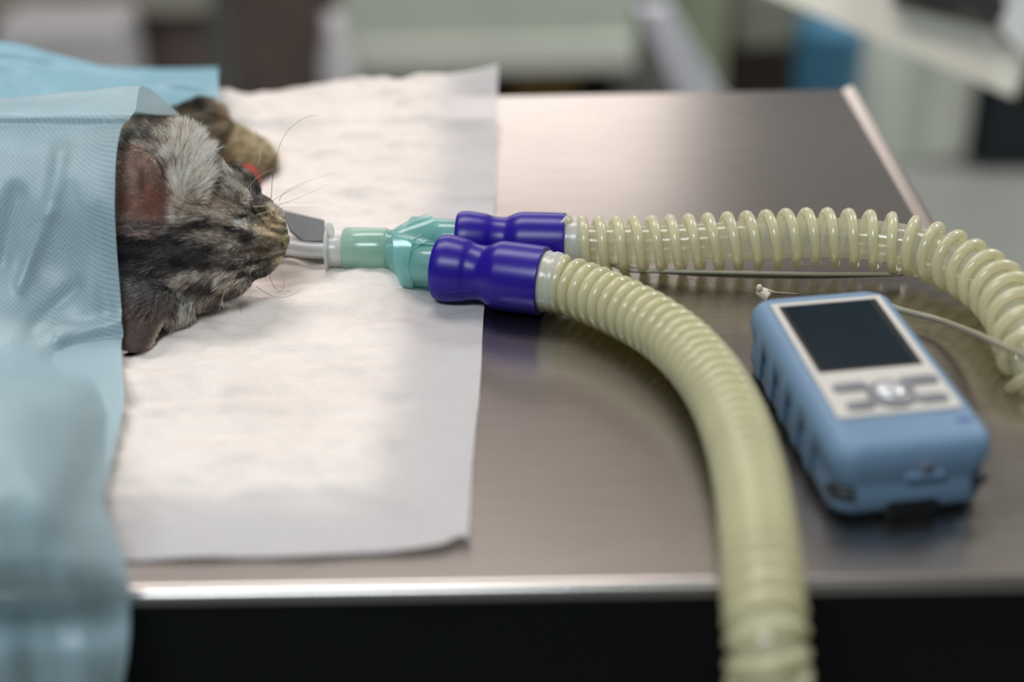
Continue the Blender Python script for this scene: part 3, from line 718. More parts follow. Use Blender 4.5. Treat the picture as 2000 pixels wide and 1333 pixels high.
# two thin beige lines under the tube, into the mouth
for k, (a, b, zz) in enumerate((((552, 500), (640, 502), 0.006), ((548, 512), (640, 512), 0.0035))):
    c = spline([P(a[0] - 20, a[1] - 6, zz + .003), P(a[0], a[1], zz), P(600, (a[1] + b[1]) / 2 + 2, zz - .0005), P(b[0], b[1], zz), P(700, b[1] - 2, zz - 0.0), P(780, b[1] - 4, .0052), P(880, b[1] - 10, .006)], 60)
    o = link('sampling_line', sweep(c, 0.0017 - 0.0002 * k, 12), MT['cable'])
    tag(o, ('upper of two thin beige lines leaving the mouth below the clear tube', 'lower of two thin beige lines leaving the mouth, nearest the pad')[k], 'thin line', 'thin beige lines under the breathing tube')

# grey flat plate by the mouth
c4 = [P(548, 412, 0.016), P(634, 432, 0.016), P(633, 474, 0.0135), P(592, 474, 0.0135), P(566, 452, 0.0145)]
bm = bmesh.new(); vs = [bm.verts.new(tuple(v)) for v in c4]; bm.faces.new(vs[::-1]); 
me = bpy.data.meshes.new('p'); bm.to_mesh(me); bm.free()
o = link('sensor_plate', me, MT['plate'], smooth=False); s = o.modifiers.new('s', 'SOLIDIFY'); s.thickness = 0.0018; s.offset = 0
bv = o.modifiers.new('b', 'BEVEL'); bv.width = 0.0006; bv.segments = 2; bv.limit_method = 'ANGLE'
tag(o, 'flat dark grey plate at the cat\'s mouth, behind the clear breathing tube', 'plate')

# teal Y connector
w0, w1 = P(672, 487, 0.0125), P(765, 488, 0.0125)
tw_ = (w1 - w0) / np.linalg.norm(w1 - w0)
wy = empty('wye_connector', P(760, 500))
tag(wy, 'translucent teal green Y-shaped connector joining the clear tube to both blue cuffs', 'connector')
link('socket', lathe(w0, w1, [(0.0, 0.0078), (0.0, 0.0090), (0.0012, 0.0098), (0.019, 0.0098), (0.0205, 0.0092), (0.0215, 0.0078), (0.0, 0.0072)], 48), MT['teal'], wy)
link('neck', lathe(w0 + tw_ * 0.018, w1, [(0.0, 0.0082), (0.003, 0.0088), (0.010, 0.0086), (0.012, 0.0080)], 48), MT['teal_dark'], wy)
nb0, nb1 = P(790, 517, 0.0135), P(868, 523, 0.0135)
fb0, fb1 = P(800, 462, 0.0135), P(905, 469, 0.0135)
def leg_tube(a, b, r): 
    t = (b - a) / np.linalg.norm(b - a); L = np.linalg.norm(b - a)
    return lathe(a, b, [(0.0, r * 0.9), (0.001, r), (L, r * 0.97), (L + 0.004, r * 0.95), (L + 0.004, r * 0.84), (0, r * 0.82)], 44)
link('leg', leg_tube(nb0, nb1, 0.0092), MT['teal_dark'], wy)
link('leg', leg_tube(fb0, fb1, 0.0092), MT['teal_dark'], wy)
# Y body: two overlapping hoods that swell from the neck over each leg
def hood(a, b, r0, r1, flare):
    cpts = spline([a, (a * 0.6 + b * 0.4), b], 22); rr = r0 + (r1 - r0) * np.sin(np.linspace(0, 1, 22) * math.pi / 2) ** 0.8
    return sweep(cpts, rr, 36, cap=False)
link('hood', hood(w1 + tw_ * 0.001, P(832, 516, 0.0135), 0.0076, 0.0106, 0), MT['teal_dark'], wy)
link('hood', hood(w1 + tw_ * 0.001, P(846, 462, 0.0135), 0.0076, 0.0106, 0), MT['teal_dark'], wy)
# raised wing ribs around the near and far legs
def wing(pts, wdt):
    c = spline([P(*q) for q in pts], 30); t, n, b = frames(c)
    view = (CAM - c); view /= np.linalg.norm(view, axis=1)[:, None]; side = np.cross(t, view)
    G = np.stack([c + side * 0 + view * k for k in np.linspace(0, -wdt, 4)]); return grid_mesh(G)
for q in ([(806, 474, .024), (815, 473, .0245), (850, 475, .024)],
          [(784, 462, .021), (792, 446, .021), (806, 434, .021), (828, 429, .021), (849, 430, .021)],
          [(778, 462, .0235), (792, 470, .024), (812, 464, .0245), (822, 455, .0235)]):
    o = link('rib', wing(q, 0.004), MT['teal_dark'], wy); o.modifiers.new('s', 'SOLIDIFY').thickness = 0.0009
dfn = float((nb0 - CAM) @ AF) - 0.0096
fpx = spline([(q[0], q[1], 0) for q in ((764, 451), (778, 459), (806, 472), (801, 500), (801, 530), (808, 557), (789, 558), (778, 540), (769, 505), (764, 451))], 49)[:-1]
cpx = fpx.mean(0); V = []; Fc = []
for k in range(6):
    for q in fpx:
        a = cpx + (q - cpx) * (1 - k / 6.0); V.append(tuple(D(a[0], a[1], dfn + 0.0045 * ((a[1] - 492) / 60) ** 2 + 0.0008 * (806 - a[0]) / 40)))
V.append(tuple(D(cpx[0], cpx[1], dfn + 0.0004)))
for k in range(5):
    for j in range(48): Fc.append((k * 48 + j, k * 48 + (j + 1) % 48, (k + 1) * 48 + (j + 1) % 48, (k + 1) * 48 + j))
for j in range(48): Fc.append((240 + j, 240 + (j + 1) % 48, 288))
me = bpy.data.meshes.new('fin'); me.from_pydata(V, [], Fc)
o = link('fin', me, MT['teal_dark'], wy); o.modifiers.new('s', 'SOLIDIFY').thickness = 0.0016

def hose(name, label, cuff_a, cuff_b, path, rc_, pitch, bead, rin, milky, cuff_r):
    root = empty(name, path[0]); tag(root, label, 'breathing hose', 'corrugated breathing hoses')
    t = (cuff_b - cuff_a) / np.linalg.norm(cuff_b - cuff_a); L = np.linalg.norm(cuff_b - cuff_a)
    pr = [(0.001, .70), (0.0, .86), (0.0012, .955), (0.004, .985), (0.007, .97), (L * .27, .90), (L * .33, .83), (L * .40, .80), (L * .46, .82), (L * .53, .93), (L * .58, .985), (L * .64, 1.0), (L * .85, 1.0), (L * .985, .99), (L, .965), (L, .86), (L - .002, .84)]
    # smooth profile
    pp = spline([(a, b * cuff_r, 0) for a, b in pr], 70)
    o = link('cuff', lathe(cuff_a, cuff_b, [(max(p[0], 0), p[1]) for p in pp], 56), MT['cuff'], root); o['label'] = 'glossy ultramarine blue rubber cuff'
    # moulding seam on the cuff
    w = np.array([0, -0.78, -0.20]); w = w - t * (w @ t); w /= np.linalg.norm(w)
    prs = np.array([(max(p[0], 0), p[1]) for p in pp[8:60]]); sc_ = cuff_a + t * prs[:, :1] + w * (prs[:, 1:] + 0.0000)
    link('seam', sweep(sc_, 0.00018, 6), MT['cuff'], root)
    # clear collar rings
    link('collar', lathe(cuff_b, cuff_b + t, [(-0.002, cuff_r * .80), (0.0, cuff_r * .86), (0.0015, cuff_r * .89), (0.003, cuff_r * .84), (0.0045, cuff_r * .88), (0.0065, cuff_r * .86), (0.008, cuff_r * .78), (0.0095, cuff_r * .78)], 48), MT['frost'], root)
    c, s = resample(spline(path, 400), 0.0004)
    tt_, n, b = frames(c)
    ph = np.cumsum(np.concatenate([[0], np.diff(s)]) / pitch(s)) * 2 * math.pi
    step = 1
    nph = int(ph[-1] / (2 * math.pi) * 26); q = np.linspace(0, ph[-1], nph)
    ci = np.stack([np.interp(q, ph, c[:, k]) for k in range(3)], 1); ni = np.stack([np.interp(q, ph, n[:, k]) for k in range(3)], 1); bi = np.stack([np.interp(q, ph, b[:, k]) for k in range(3)], 1)
    hel = ci + rc_ * (np.cos(q)[:, None] * ni + np.sin(q)[:, None] * bi)
    link('coil', sweep(hel, bead, 9), MT['hose_near' if milky else 'hose'], root)['label'] = 'pale yellow spiral bead around the hose'
    c2, s2 = resample(spline(path, 400), 0.004)
    link('inner_tube', sweep(c2, rin, 28, cap=False), MT['hose_near' if milky else 'hose_in'], root)
    return root

ncA, ncB = P(856, 522, 0.0150), P(1062, 549, 0.0150)
fcA, fcB = P(893, 468, 0.0140), P(1104, 473, 0.0140)
near_path = [ncB + (ncB - ncA) * 0.03, P(1112, 560, .0145), P(1185, 588, .0145), P(1275, 634, .0145), P(1348, 692, .0145), P(1404, 765, .0150), P(1442, 850, .0155),
             P(1468, 950, .0160), P(1483, 1060, .0160), P(1491, 1160, .014), P(1498, 1260, .008), P(1502, 1360, -.008), P(1505, 1500, -.05), P(1508, 1600, -.12)]
pz = np.array(near_path[-1]); near_path += [pz + np.array([0.0, 0.0, -0.12]), pz + np.array([0.01, 0.01, -0.30]), pz + np.array([0.03, 0.05, -0.50])]
hose('corrugated_hose', 'pale yellow corrugated hose curving toward the camera over the front table edge', ncA, ncB, near_path, 0.0108,
     lambda s: np.interp(s, [0, .01, .03, .1, .35, .45], [.0066, .0062, .0058, .0058, .0070, .0088]), 0.0022, 0.0103, True, 0.0150)
far_path = [fcB + (fcB - fcA) * 0.03, P(1135, 478, .0140), P(1280, 478, .0140), P(1440, 471, .0160), P(1600, 464, .0175), P(1730, 472, .0175), P(1808, 488, .0175), P(1880, 520, .0170),
            P(1935, 557, .0165), P(1978, 602, .0160), P(2004, 660, .013), P(2024, 730, .006), P(2040, 800, -.01)]
pz = np.array(far_path[-1]); far_path += [pz + np.array([0.01, -0.005, -0.06]), pz + np.array([0.02, 0.0, -0.2]), pz + np.array([0.04, 0.05, -0.4])]
hose('corrugated_hose', 'pale yellow spiral hose arching behind the handheld monitor to the right edge', fcA, fcB, far_path, 0.0113,
     lambda s: np.interp(s, [0, .02, .06, .12, .22, .4], [.0070, .0080, .0085, .0088, .0102, .0108]), 0.0023, 0.0088, False, 0.0132)

# ================================================================ CABLE
cb = spline([P(1185, 512, .006), P(1230, 528, .0052), P(1300, 530, .006), P(1400, 532, .007), P(1500, 534, .0078), P(1600, 536, .0075), P(1700, 536, .006), P(1760, 536, .005)], 60)
cb2 = spline([P(1200, 516, .0045), P(1260, 528, .004), P(1400, 538, .0045), P(1560, 541, .005), P(1700, 538, .005), P(1762, 536, .0045)], 60)
o = link('sensor_cable', sweep(cb, 0.0010, 10), MT['cable']); tag(o, 'thin beige cable running below the arched hose behind the monitor', 'cable', 'thin beige cables behind the monitor')
o = link('sensor_cable', sweep(cb2, 0.0009, 10), MT['cable']); tag(o, 'lower thin beige cable closest to the steel, below the arched hose', 'cable', 'thin beige cables behind the monitor')
cb3 = spline([P(1618, 600, .016), P(1640, 582, .013), P(1700, 586, .010), P(1760, 606, .007), P(1830, 624, .006), P(1900, 650, .012), P(1960, 678, .024), P(2010, 700, .032), P(2070, 730, .034), P(2130, 780, .020), P(2170, 850, -.03), P(2190, 950, -.10)], 110)
o = link('sensor_cable', sweep(cb3, 0.0014, 12), MT['cable']); tag(o, 'grey beige cable leaving the right side of the handheld monitor toward the table corner', 'cable')
pe = empty('cable_plug', P(1490, 572)); tag(pe, 'small cream cable plug poking out behind the blue monitor', 'plug')
link('plug_body', sweep(spline([P(1478, 568, .006), P(1490, 573, .005), P(1503, 580, .004)], 12), np.interp(np.linspace(0, 1, 12), [0, .3, 1], [.0016, .0024, .0030]), 14), MT['cable_tip'], pe)
link('plug_tip', ball(P(1483, 563, .008), (0.0014, 0.0014, 0.0018)), MT['cable_tip'], pe)
link('wire', sweep(spline([P(1500, 568, .007), P(1520, 572, .007), P(1560, 575, .004)], 12), 0.0004, 6), MT['cable'], pe)

# ================================================================ HANDHELD MONITOR
ZT = 0.029
qa, qb, qc, qd = P(1466, 588, ZT), P(1722, 560, ZT), P(1950, 856, ZT), P(1638, 890, ZT)
cen = (qa + qb + qc + qd) / 4; yv = ((qa + qb) - (qc + qd)) / 2; Ld = float(np.linalg.norm(yv)); Wd = float(np.linalg.norm((qb + qc - qa - qd) / 2))
rz = math.atan2(-yv[0], yv[1])
dv = empty('handheld_monitor', (cen[0], cen[1], T), rz)
tag(dv, 'light blue handheld patient monitor with dark screen lying on the steel table', 'monitor')
def dl(name, me, m, smooth=True, label=None, parent=None):
    if not isinstance(me, bpy.types.Mesh):
        v, f = me; d = bpy.data.meshes.new(name); d.from_pydata([tuple(map(float, p)) for p in v], [], f); me = d
    me.materials.append(m)
    if smooth: me.polygons.foreach_set('use_smooth', [True] * len(me.polygons))
    o = bpy.data.objects.new(name, me); COL.objects.link(o); o.parent = parent or dv
    if label: o['label'] = label
    return o
def loc_of(px_, py_, z):
    p = P(px_, py_, z) - np.array([cen[0], cen[1], 0]); c_, s_ = math.cos(-rz), math.sin(-rz)
    return (c_ * p[0] - s_ * p[1], s_ * p[0] + c_ * p[1])
def rrect(w, l, r, n=8):
    o = []
    for cx, cy, a0 in ((w - r, l - r, 0), (-w + r, l - r, 90), (-w + r, -l + r, 180), (w - r, -l + r, 270)):
        for k in range(n + 1):
            a = math.radians(a0 + 90 * k / n); o.append((cx + r * math.cos(a), cy + r * math.sin(a)))
    return o
def loft(layers, closed_top=True, closed_bot=True):
    V = []; Fc = []; n = len(layers[0][0])
    for o, z in layers:
        for x, y in o: V.append((x, y, z))
    for i in range(len(layers) - 1):
        for j in range(n): k = (j + 1) % n; Fc.append((i * n + j, i * n + k, (i + 1) * n + k, (i + 1) * n + j))
    if closed_bot: Fc.append(tuple(range(n))[::-1])
    if closed_top: Fc.append(tuple((len(layers) - 1) * n + j for j in range(n)))
    return V, Fc
hw_, hl_ = Wd / 2 + 0.0008, Ld / 2 + 0.0008
ly = []
for z, ins in ((0.0005, .0055), (0.0012, .0035), (0.003, .0016), (0.006, .0008), (0.012, .0010), (0.014, .0015), (0.016, .0010), (0.022, .0), (0.026, .0004), (0.0285, .0018), (0.0300, .0042), (0.0304, .0060)):
    ly.append((rrect(hw_ - ins, hl_ - ins, 0.0085 - ins * 0.4), z))
ly.append((rrect(hw_ - .0068, hl_ - .0068, .004), 0.0302)); 
body = dl('bumper', loft(ly), MT['dev'])
# notch at the bottom of the near end
cut = bpy.data.objects.new('cutter', box(-0.0085, -hl_ - 0.01, -0.01, 0.0085, -hl_ + 0.008, 0.0075, 0.001)); 
# face plate, screen, keys
fx0, fy0 = loc_of(1640, 822, .0304); fx1, fy1 = loc_of(1505, 602, .0304); gx1, gy1 = loc_of(1880, 795, .0304)
fl = (fx0 + fx1) / 2; frr = gx1; fb = (fy0 + gy1) / 2; ft = fy1 + 0.002
dl('face_plate', box(fl, fb, 0.0290, frr, ft, 0.0312, 0.0006, 2), MT['dev_face'], False)
s0 = [loc_of(*q, .0312) for q in ((1517, 602), (1708, 583), (1806, 712), (1604, 728))]
sx0 = (s0[0][0] + s0[3][0]) / 2; sx1 = (s0[1][0] + s0[2][0]) / 2; sy0 = (s0[2][1] + s0[3][1]) / 2; sy1 = (s0[0][1] + s0[1][1]) / 2
dl('screen_frame', box(sx0, sy0, 0.0305, sx1, sy1, 0.0316, 0.0004, 2), MT['dark'], False)
dl('screen', box(sx0 + .0018, sy0 + .0022, 0.0308, sx1 - .0030, sy1 - .0012, 0.0319, 0.0003, 1), MT['screen'], False, 'dark glossy display')
for (a, b), wd_ in (((1661, 755), .0062), ((1796, 741), .0068), ((1682, 791), .0050), ((1822, 776), .0056)):
    x, y = loc_of(a, b, .0318); V, Fc = loft([(rrect(wd_, .0026, .0022), .0308), (rrect(wd_, .0026, .0022), .0319), (rrect(wd_ - .0006, .0020, .0018), .0323)])
    dl('button', ([(v[0] + x, v[1] + y, v[2]) for v in V], Fc), MT['dev_btn'])
x, y = loc_of(1742, 768, .0318)
dl('navigation_ring', lathe((x, y, .0308), (x, y, .05), [(0, .0086), (.0012, .0086), (.0017, .0080), (.0017, .0060), (.0010, .0054)], 40), MT['dev_btn'])
V, Fc = lathe((x - 0.0005, y + .0008, .0308), (x, y, .05), [(0, .0052), (.0016, .0052), (.0024, .0046), (.0029, .003), (.0030, .0002)], 32)
dl('navigation_button', (V, Fc), MT['dev_nav'])
x, y = loc_of(1885, 819, .0304); dl('mark', box(x - .003, y - .0012, .0290, x + .003, y + .0012, .03055, .0004, 2), MT['sticker'], False)
# side grips
for sx in (-1, 1):
    for k in range(5):
        yy = hl_ * 0.62 - k * 0.0155
        dl('grip', box(sx * (hw_ - .0003) - .0008, yy - .0036, .006, sx * hw_ + .0004, yy + .0036, .0245, .0009, 3), MT['dev'])
# near end fittings
dl('cable_port', box(-.0085, -hl_ - .0004, .0003, .0095, -hl_ + .006, .0070, .0008, 2), MT['dark'], False)
dl('eyelet', lathe((.0055 - .002, -hl_ + .0012, .0208), (.0055 - .002, -hl_ - .01, .0208), [(0, .0022), (.0022, .0022), (.0022, .0011), (.0, .0011)], 20), MT['dev_btn'])
dl('eyelet_hole', lathe((.0055 - .002, -hl_ + .0004, .0208), (.0055 - .002, -hl_ - .01, .0208), [(0, .0013), (.0018, .0013), (.0018, .0001)], 16), MT['dark'])
dl('lug', box(-.0035, -hl_ - .0012, .0158, .0105, -hl_ + .002, .0188, .0012, 2), MT['dev'], False)
def slot(xc, corner):
    a0, a1 = (200, 262) if corner < 0 else (278, 318)
    c = []
    for a in np.linspace(math.radians(a0), math.radians(a1), 14):
        c.append((corner * (hw_ - .0085) + .0080 * math.cos(a), -hl_ + .0085 + .0080 * math.sin(a) * 1.0, .0125))
    return sweep(np.array(c), 0.0022, 12)
dl('corner_slot', slot(0, -1), MT['dark']); dl('corner_slot', slot(0, 1), MT['dark'])

# ================================================================ DRAPES
def sheet(rows, ny, nx, wob=0.0015, seed=0, folds=None):
    R0 = np.array([[(H(*q[:3]) if len(q) == 4 else P(*q)) if isinstance(q, tuple) else q for q in r] for r in rows], float)
    R0[..., 2] = np.where(R0[..., 1] > YF - 0.001, np.maximum(R0[..., 2], T + 0.006), R0[..., 2])          # r,c,3
    A = np.stack([spline(r, nx) for r in R0])
    B = np.stack([spline(A[:, j], ny) for j in range(nx)], 1)
    du = np.gradient(B, axis=1); dv_ = np.gradient(B, axis=0); n = np.cross(du, dv_); n /= np.linalg.norm(n, axis=2)[..., None] + 1e-12
    for i in range(ny):
        for j in range(nx):
            p = B[i, j]; k = wob * (fbm(p, 16, 3, seed) * 1.2 + 0.45 * (1 - 2.2 * abs(fbm(p * np.array([1.6, 1, 1]), 22, 2, seed + 4))))
            B[i, j] = p + n[i, j] * k * min(1, (i + 2) / 10)
    if folds:
        fx, fy, _ = pix(B.reshape(-1, 3)); disp_ = np.zeros(len(fx))
        for a, b, wd, am in folds: disp_ += am * np.exp(-(segd(fx, fy, a, b) / wd) ** 2)
        B = B + (disp_[:, None] * S * (-AF)[None, :]).reshape(B.shape)
        B[..., 2] = np.maximum(B[..., 2], np.where(B[..., 1] > P(200, 1100)[1] - 0.004, T + 0.0105, np.where(B[..., 1] > YF - 0.002, T + 0.003, 0)))
    return B
rowsA = [
    [(352, 226, .052), (300, 224, .056), (200, 214, .060), (60, 214, .062), (-120, 218, .062), (-320, 222, .06)],
    [(312, 190, .070), (276, 186, .073), (200, 190, .074), (60, 196, .076), (-120, 202, .076), (-320, 208, .075)],
    [(276, 172, .080), (240, 174, .081), (160, 180, .082), (40, 187, .084), (-120, 192, .084), (-320, 196, .083)],
    [(268, 196, .0795), (225, 198, .0805), (150, 200, .0815), (40, 203, .084), (-120, 210, .084), (-320, 214, .083)],
    [(264, 223, 66, 'w'), (210, 223, 78, 'w'), (140, 223, 84, 'w'), (40, 223, 88, 'w'), (-120, 223, 92, 'w'), (-320, 223, 92, 'w')],
    [(242, 246, 84, 'w'), (200, 246, 88, 'w'), (120, 246, 92, 'w'), (20, 246, 96, 'w'), (-120, 246, 100, 'w'), (-320, 246, 100, 'w')],
    [(229, 300, 104, 'w'), (180, 300, 104, 'w'), (110, 300, 104, 'w'), (10, 300, 108, 'w'), (-120, 300, 112, 'w'), (-320, 300, 112, 'w')],
    [(226, 380, 114, 'w'), (175, 380, 112, 'w'), (105, 380, 110, 'w'), (10, 380, 118, 'w'), (-120, 380, 122, 'w'), (-320, 380, 122, 'w')],
    [(227, 460, 112, 'w'), (170, 460, 108, 'w'), (100, 460, 104, 'w'), (10, 460, 116, 'w'), (-120, 460, 124, 'w'), (-320, 460, 124, 'w')],
    [(232, 540, 104, 'w'), (180, 540, 104, 'w'), (105, 540, 100, 'w'), (10, 540, 120, 'w'), (-120, 540, 136, 'w'), (-320, 540, 136, 'w')],
    [(240, 640, 104, 'w'), (190, 640, 108, 'w'), (115, 640, 118, 'w'), (10, 640, 160, 'w'), (-120, 640, 200, 'w'), (-320, 640, 200, 'w')],
    [(245, 720, 106, 'w'), (195, 720, 122, 'w'), (120, 720, 190, 'w'), (10, 720, 270, 'w'), (-120, 720, 310, 'w'), (-320, 720, 315, 'w')],
    [(243, 800, .0075), (200, 800, .0110), (130, 790, .0330), (10, 780, .054), (-120, 784, .062), (-320, 790, .064)],
    [(226, 890, .0070), (190, 890, .0140), (120, 880, .0400), (10, 872, .058), (-120, 876, .064), (-320, 880, .066)],
    [(198, 975, .0130), (160, 975, .0240), (100, 968, .0440), (0, 962, .057), (-130, 966, .062), (-320, 970, .064)],
    [(220, 1050, .0130), (170, 1050, .0230), (100, 1048, .0370), (0, 1046, .048), (-130, 1048, .052), (-320, 1052, .054)],
    [(244, 1130, .0080), (190, 1132, .0140), (110, 1132, .0240), (0, 1132, .034), (-130, 1134, .038), (-320, 1138, .040)],
    [Q(254, 1205, 0.349), Q(200, 1205, 0.348), Q(110, 1205, 0.345), Q(0, 1205, 0.338), Q(-130, 1205, 0.335), Q(-320, 1205, 0.335)],
    [Q(249, 1275, 0.343), Q(196, 1275, 0.341), Q(110, 1275, 0.337), Q(0, 1275, 0.328), Q(-130, 1275, 0.325), Q(-320, 1275, 0.325)],
    [Q(238, 1345, 0.341), Q(186, 1345, 0.339), Q(105, 1345, 0.334), Q(0, 1345, 0.326), Q(-130, 1345, 0.322), Q(-320, 1345, 0.322)],
    [Q(224, 1430, 0.341), Q(176, 1430, 0.339), Q(100, 1430, 0.333), Q(0, 1430, 0.326), Q(-130, 1430, 0.322), Q(-320, 1430, 0.322)],
    [Q(210, 1540, 0.341), Q(166, 1540, 0.339), Q(95, 1540, 0.333), Q(0, 1540, 0.326), Q(-130, 1540, 0.322), Q(-320, 1540, 0.322)],
]
FOLD = [((120, 300), (98, 420), 20, 7), ((98, 420), (40, 560), 12, 10), ((30, 380), (0, 520), 18, -8), ((236, 628), (120, 660), 12, 9), ((120, 660), (0, 740), 16, 10), ((150, 560), (60, 640), 12, -7),
        ((70, 236), (262, 228), 6, -1), ((190, 420), (210, 620), 18, -4), ((20, 690), (120, 780), 22, 14), ((120, 780), (180, 880), 22, 12), ((60, 900), (150, 1100), 40, 16), ((150, 1100), (170, 1333), 35, 14), ((20, 1000), (60, 1333), 35, -12)]
GA = sheet(rowsA, 210, 110, 0.0022, 2.0, FOLD)
o = link('surgical_drape', grid_mesh(GA), MT['drape'])
tag(o, 'sheer light blue dimpled drape over the cat\'s neck, hanging over the front table edge', 'drape')
rowsB = [
    [Q(470 - 40, 160, .84), Q(300, 150, .84), Q(150, 130, .84), Q(0, 112, .84), Q(-200, 95, .84), Q(-380, 90, .84)],
    [Q(426, 151, .745), Q(320, 143, .745), Q(215, 133, .745), Q(110, 105, .745), Q(0, 81, .745), Q(-350, 50, .745)],
    [Q(427, 168, .725), Q(325, 160, .725), Q(215, 152, .725), Q(100, 140, .72), Q(0, 120, .72), Q(-350, 100, .72)],
    [Q(427, 192, .715), Q(350, 190, .715), Q(215, 190, .70), Q(100, 175, .70), Q(0, 150, .71), Q(-350, 140, .71)],
    [Q(420, 198, .70), Q(350, 222, .69), Q(262, 222, .68), Q(100, 230, .68), Q(0, 230, .68), Q(-350, 230, .68)],
]
GB = sheet(rowsB, 70, 90, 0.002, 7.0)
o = link('surgical_drape', grid_mesh(GB), MT['drape_back'])
tag(o, 'light blue drape sheet behind the sheer one, reaching over the cat\'s far paw', 'drape')

# ================================================================ BLURRED ROOM BEYOND THE TABLE
def slab(name, pts, y, depth, m, parent=None, tilt=0.0):
    """box-like slab standing at distance y whose front face spans the pixel corners, with real depth"""
    a = np.array([Q(px_, py_, y + tilt * (190 - py_)) for px_, py_ in pts]); V = [tuple(v) for v in a] + [tuple(v + np.array([0, depth, 0])) for v in a]; n = len(a)
    Fc = [tuple(range(n)), tuple(range(2 * n - 1, n - 1, -1))] + [(j, j + n, (j + 1) % n + n, (j + 1) % n) for j in range(n)]
    o = link(name, (V, Fc), m, parent, smooth=False)
    return o
def X(px_, y, py_=100): return Q(px_, py_, y)[0]
def Zz(py_, y, px_=1000): return Q(px_, py_, y)[2]
# brown cabinet on the left
yb = 2.75
cb_ = empty('brown_cabinet', (X(200, yb), yb, 0)); tag(cb_, 'dark brown cabinet far behind the blue drape', 'cabinet')
bx('body', (X(-500, yb), yb + .004, 0.0, X(640, yb), yb + 0.5, 0.86), MT['brown'], cb_)
bx('post', (X(405, yb), yb - .006, 0.0, X(462, yb), yb + 0.01, 0.85), MT['greyg'], cb_)
bx('rail', (X(-500, yb), yb - .03, Zz(4, yb), X(430, yb), yb + 0.0, Zz(-40, yb)), MT['cloth'], cb_)
bx('worktop', (X(-520, yb), yb - .02, 0.86, X(650, yb), yb + .52, 0.89), MT['cloth'], cb_)
o = bx('storage_box', (X(-10, 2.5), 2.5, 0.0, X(238, 2.5), 2.66, Zz(36, 2.5)), MT['white'], None, 0.012); 
tag(o, 'blurred pinkish white box standing before the brown cabinet at top left', 'box')
# white canister
cx = X(648, 2.4); o = link('canister', lathe((cx, 2.45, 0.0), (cx, 2.45, 1), [(0, .001), (0.0, .030), (.01, .034), (.30, .034), (.36, .030), (.40, .016), (.44, .016), (.44, .001)], 28), MT['white'])
tag(o, 'slim white canister between the brown and the pale green cabinets', 'canister')
# pale green cabinet on legs
yg = 2.6; g0, g1 = X(672, yg), X(1240, yg); zb = Zz(140, yg)
gc = empty('green_cabinet', ((g0 + g1) / 2, yg, 0)); tag(gc, 'pale green enamel cabinet on short legs behind the table', 'cabinet')
bx('body', (g0, yg, Zz(78, yg), g1, yg + .45, 0.95), MT['green'], gc)
bx('bottom_rail', (g0, yg - .012, zb, g1, yg + .45, Zz(76, yg)), MT['green_paler'], gc, 0.006)
for x in (g0 + .02, g1 - .02):
    for y in (yg + .02, yg + .42): bx('leg', (x - .015, y - .015, 0, x + .015, y + .015, zb), MT['greyg'], gc)
o = bx('storage_box', (g0 + .05, yg + .5, 0, g1 - .01, yg + .75, .42), MT['brown2']); tag(o, 'dark brown box added for the dark void under the pale green cabinet', 'box')  # stands in for the darkness of the open gap
o = bx('storage_box', (X(1000, 2.8), yg + .12, 0, X(1130, 2.8), yg + .3, .225), MT['ochre']); tag(o, 'small ochre box under the pale green cabinet', 'box')
# post right of the cabinet
o = bx('stand_pole', (X(1244, 2.5), 2.5, 0, X(1276, 2.5), 2.53, 1.2), MT['greyg']); tag(o, 'dark grey upright pole at the right side of the green cabinet', 'pole')
# slanted lilac grey leg
o = slab('slanted_support', [(1248, 20), (1310, 20), (1425, 215), (1340, 215)], 2.3, 0.05, MT['lilac'])
tag(o, 'slanting pale grey support leaning beside the dark pole', 'support')
o = slab('slanted_support_foot', [(1330, 214), (1440, 214), (1440, 500), (1330, 500)], 2.3, 0.05, MT['lilac']); o.name = 'foot'; o.parent = bpy.data.objects['slanted_support']
o = bx('green_post', (X(1318, 2.75), 2.75, 0, X(1418, 2.75), 2.80, .9), MT['leaf'], None, 0.004); tag(o, 'olive green upright post behind the slanting support', 'post')
o = bx('fabric_bag', (X(1428, 2.85), 2.86, Zz(118, 2.85), X(1556, 2.85), 3.1, .62), MT['cloth'], None, 0.03); tag(o, 'crumpled beige bag on a brown box between green post and blue bin', 'bag')
o = bx('storage_box', (X(1425, 2.85), 2.85, 0, X(1562, 2.85), 3.12, Zz(118, 2.85)), MT['brown2']); tag(o, 'dark brown box under the beige bag', 'box')
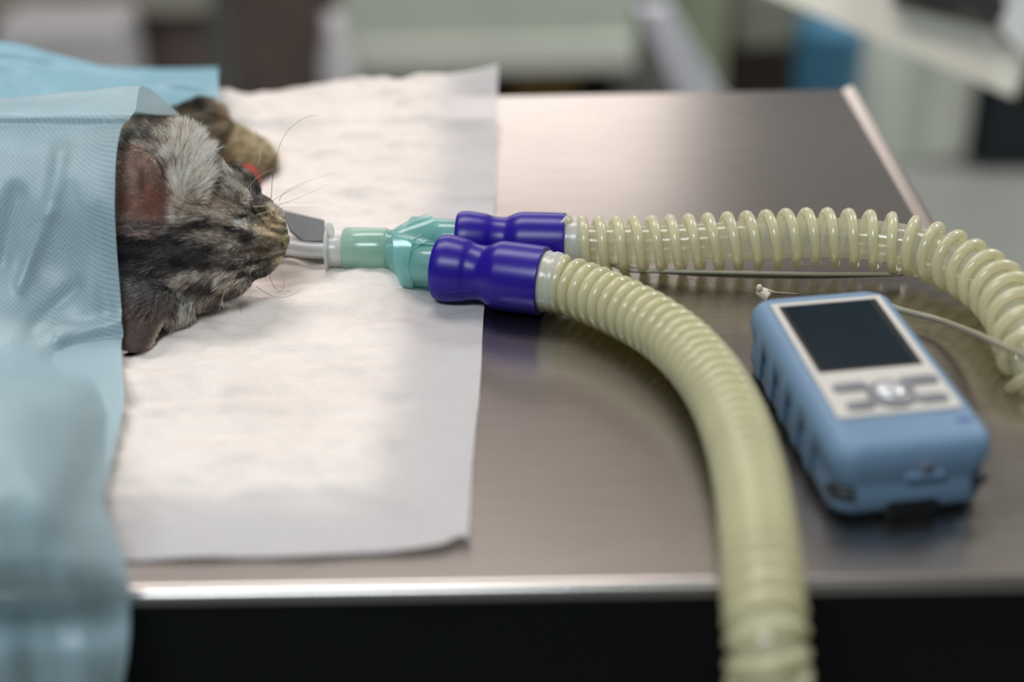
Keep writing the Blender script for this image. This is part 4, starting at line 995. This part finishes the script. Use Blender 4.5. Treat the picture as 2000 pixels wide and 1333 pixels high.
bxm = link('blue_bin', lathe((X(1618, 2.62), 2.62, 0), (X(1618, 2.62), 2.62, 1), [(0, .001), (0, .050), (.02, .056), (.33, .066), (.335, .068), (Zz(30, 2.7), .066), (Zz(30, 2.7), .001)], 30), MT['blue'])
tag(bxm, 'blurred round blue bin beyond the far table corner', 'bin')
# pale cabinet at right
yr = 2.75; r0, r1 = X(1668, yr, 110), X(1900, yr, 220)
rc2 = empty('tall_cabinet', ((r0 + r1) / 2, yr, 0)); tag(rc2, 'pale green tall cabinet with upright bands right of the table corner', 'cabinet')
bx('body', (r0, yr + .006, 0, r1, yr + .45, .95), MT['green'], rc2)
bx('door', (r0 + .002, yr - .006, .01, r0 + (r1 - r0) * .44, yr + .006, .94), MT['green_paler'], rc2, 0.003)
bx('door', (r0 + (r1 - r0) * .64, yr - .006, .01, r1 - .004, yr + .006, .94), MT['green_paler'], rc2, 0.003)
o = bx('waste_bin', (r1 + .012, 2.70, 0, X(2120, 2.7, 250), 3.1, .62), MT['navy'], None, 0.01); tag(o, 'black bin beside the tall pale cabinet at the right edge', 'bin')
# tilted monitor panel at upper right on a stand
ym = 1.25
mo = empty('equipment_monitor', (0.66, ym + .05, 0)); tag(mo, 'tilted beige equipment panel with dark inset at top right', 'equipment')
slab('casing', [(1480, -20), (1980, 190), (2012, 118), (2080, -60), (2080, -300), (1480, -300)], ym, 0.03, MT['beige'], mo, 0.0004)
slab('inset', [(1745, -12), (1955, 40), (1968, 6), (1900, -110), (1745, -110)], ym - .03, 0.02, MT['dark'], mo, 0.0004)
slab('corner_cap', [(1958, 60), (2010, 118), (2080, -55), (1990, -55)], ym - .036, 0.03, MT['grey2'], mo, 0.0004)
bx('pole', (0.60, ym + .04, .04, 0.64, ym + .08, 1.25), MT['greyg'], mo)
bx('arm', (0.38, ym + .03, 1.0, 0.63, ym + .06, 1.04), MT['greyg'], mo)
bx('base', (0.45, ym - .1, 0, 0.80, ym + .25, .04), MT['greyg'], mo, 0.008)
